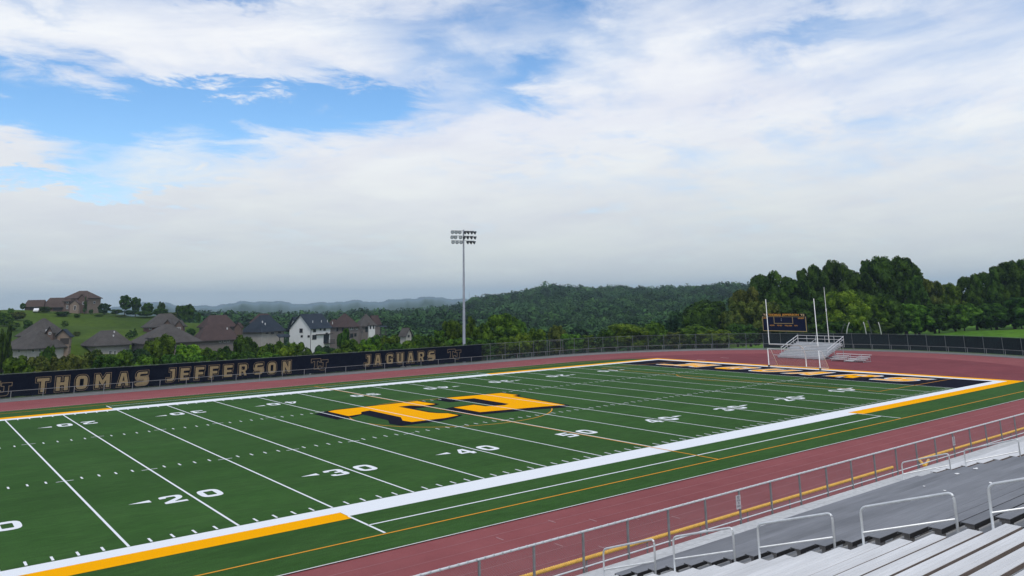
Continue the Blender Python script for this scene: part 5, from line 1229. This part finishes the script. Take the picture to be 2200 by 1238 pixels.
# white house
h = House(668, 740, 250, 'tall white house with a steep dark gable roof, brightest in the row')
T, q = h.block(668, 703.5, 250, 45, 43, 42, 'gr', 29, 44, WW, RN, oh=.5, trim=TRIMD, wins=[('L', 21, 705, 713, 6), ('L', 19, 719.5, 723, 3.6), ('L', 4, 719.5, 723, 3.6), ('R', 8, 704.5, 712, 5), ('R', 21, 704, 709, 2.4), ('R', 30, 703, 710, 4), ('R', 8, 719, 728, 8), ('R', 35, 716, 722, 4)])
for x in (2, 5.5, 8): h.stack(T, x, 1.5, 1.5, .8, .15)
h.stack(T, 9.5, .8, .9, .8, .15)
k = MB(); k.box(2.0, 8.7, -.55, -.02, -2.35, -2.15, M=T); k.build('canopy', TRIMD, h.root)
k = MB(); k.box(5.2, 7.4, -.06, -.003, -5.0, -2.4, M=T); k.build('patio_door', PANE, h.root)
k = MB(); k.box(-.06, .06, -.12, -.02, -7, -.3, M=T); k.build('downpipe', TRIMD, h.root)
k = MB(); k.box(5.4, 8.6, -1.6, -.03, -5.2, -5.0, M=T); [k.box(x, x+.08, -1.6, -1.5, -5.0, -4.0, M=T) for x in np.arange(5.4, 8.6, .4)]; k.box(5.4, 8.6, -1.62, -1.52, -4.0, -3.9, M=T); k.build('balcony', TRIMD, h.root)
h.block(640, 706, 262, 18, 26, 42, 'gr', 26, 30, WW, RN, oh=.8)
# brown double house
h = House(745, 730, 270, 'brown stone house with a peaked brown roof right of the white house')
T, q = h.block(749, 699, 268, 40, 22, 50, 'hip', 25, 42, WGR, RBR, ridge=.08, oh=.5, wins=[('R', 4, 701, 707, 3), ('R', 8, 701, 707, 3), ('R', 18, 701, 707, 3), ('R', 7, 716, 724, 6, 'window', TRIMD), ('R', 15, 716, 722, 4, 'window', TRIMD), ('L', 24, 701, 710, 3, 'window', TRIMD), ('L', 12, 701, 710, 4, 'window', TRIMD)])
h.block(716, 700, 278, 14, 16, 45, 'hip', 13, 30, WGR, RBR, ridge=.4, oh=.4)
h = House(785, 722, 285, 'grey stone house with two peaked grey roofs and a white upper bay')
T, q = h.block(776, 698, 284, 12, 32, 24, 'hip', 23, 34, WGR, RG, ridge=.05, oh=.5, wins=[('R', 12, 700, 712, 5, 'window', TRIMD)])
h.block(793, 697.5, 280, 2, 13, 20, 'hip', 4, 13, WW, RG, oh=.2, wins=[('R', 3, 699, 705, 2, 'window', TRIMD), ('R', 10, 699, 705, 2, 'window', TRIMD)])
h.block(804, 695, 288, 14, 13, 48, 'gr', 17, 26, WGR, RBR, oh=.4)
h.block(776, 712, 280, 8, 3, 55, 'gr', 10, 12, WGR, RG, oh=.2)
h = House(822, 718, 275, 'small dark deck house with posts right of the grey stone house')
T, q = h.block(818, 702, 275, 2, 12, 18, 'shed', 1.5, 0, WGR, RN, oh=.2)
for x in (.1, 1.9):
    for y in (.1, 1.0):
        k = MB(); k.box(x, x+.14, y, y+.14, -4.5, -.2, M=T); k.build('deck_post', TRIMD, h.root)
k = MB(); k.box(-.2, 2.3, -.3, 1.3, -2.7, -2.5, M=T); k.box(-.2, 2.3, -.34, -.28, -1.8, -1.7, M=T); [k.box(x, x+.06, -.33, -.29, -2.5, -1.8, M=T) for x in np.arange(-.2, 2.3, .25)]; k.build('deck', TRIMD, h.root)
h = House(868, 722, 262, 'small white gable house nearly hidden in trees left of the floodlight pole')
h.block(872, 719, 262, 12, 12, 45, 'gl', 14, 14, WC, RG, oh=.5, wins=[('R', 6, 719, 723, 3, 'window', TRIMD)])
# parked white car by the hilltop garage
def car():
    p = at(79, 667, 343); z = hz(p[0], p[1])
    o = empty('parked_car', (p[0], p[1], z), rz=R(-105), label='white car parked before the hilltop garage doors', cat='car')
    body = [(-2.2, .35), (-2.2, .8), (-1.5, .95), (-.8, 1.42), (.7, 1.45), (1.3, .98), (2.15, .85), (2.2, .35)]
    m = MB(); n = len(body); m.add([(x, -.85, z_) for x, z_ in body]+[(x, .85, z_) for x, z_ in body], [(i, (i+1) % n, n+(i+1) % n, n+i) for i in range(n)]+[tuple(range(n))[::-1], tuple(range(n, 2*n))]); m.build('body', mat('white_car_paint', (.7, .7, .7), .3, spec=.5), o)
    for s in (-1, 1):
        m = MB(); m.add([(-1.25, s*.86, .98), (1.05, s*.86, .98), (.6, s*.86, 1.36), (-.75, s*.86, 1.36)], [(0, 1, 2, 3)] if s < 0 else [(3, 2, 1, 0)]); m.build('side_window', PANE, o)
        for x in (-1.35, 1.35):
            m = MB(); m.tube([(x, s*.70, .33), (x, s*.88, .33)], .33, 12); m.build('wheel', BLK, o)
car()
# drive and pale terrace on the hill
def drive():
    pts = [(62, 670.5, 341), (92, 669.8, 340), (140, 668.7, 339), (156, 668.4, 338), (156, 670.2, 333), (128, 671.2, 332), (60, 673, 333)]
    P = [at(*p) for p in pts]; m = MB(); m.add([(p[0], p[1], hz(p[0], p[1])+.18) for p in P], [tuple(range(len(P)))[::-1]])
    o = m.build('driveway', CONC); tag(o, kind='structure')
# radio tower on the distant ridge
def mast():
    p = at(1008.5, 643, 6800); t = at(1007.5, 628, 6800); z = hz(p[0], p[1])-5
    o = empty('radio_mast', (p[0], p[1], z), label='thin lattice radio mast on the distant ridge right of the floodlight pole', cat='mast')
    H = t[2]-z; m = MB()
    for k in range(3):
        a = 2.09*k; m.tube([(2.2*math.cos(a), 2.2*math.sin(a), 0), (.9*math.cos(a), .9*math.sin(a), H)], .8, 4)
    for i in range(9):
        for k in range(3):
            a, b = 2.09*k, 2.09*(k+1); r0 = 2.2-1.3*i/9; r1 = 2.2-1.3*(i+1)/9
            m.tube([(r0*math.cos(a), r0*math.sin(a), H*i/9), (r1*math.cos(b), r1*math.sin(b), H*(i+1)/9)], .3, 3)
    m.build('lattice', GALVD, o)
mast()
# ------------------------------------------------------------------ haze
def haze(density=1.65e-4):
    m = MB(); m.box(-9300, 9300, -9300, 9300, -205, 140)
    mt = bpy.data.materials.new('haze_air'); mt.use_nodes = True; nt = mt.node_tree; N = nt.nodes
    N.remove(N['Principled BSDF']); v = N.new('ShaderNodeVolumePrincipled'); v.inputs['Color'].default_value = (.66, .86, 1.0, 1); v.inputs['Density'].default_value = density; v.inputs['Anisotropy'].default_value = .2
    nt.links.new(v.outputs[0], N['Material Output'].inputs['Volume'])
    o = m.build('haze', mt); tag(o, kind='stuff')
haze()
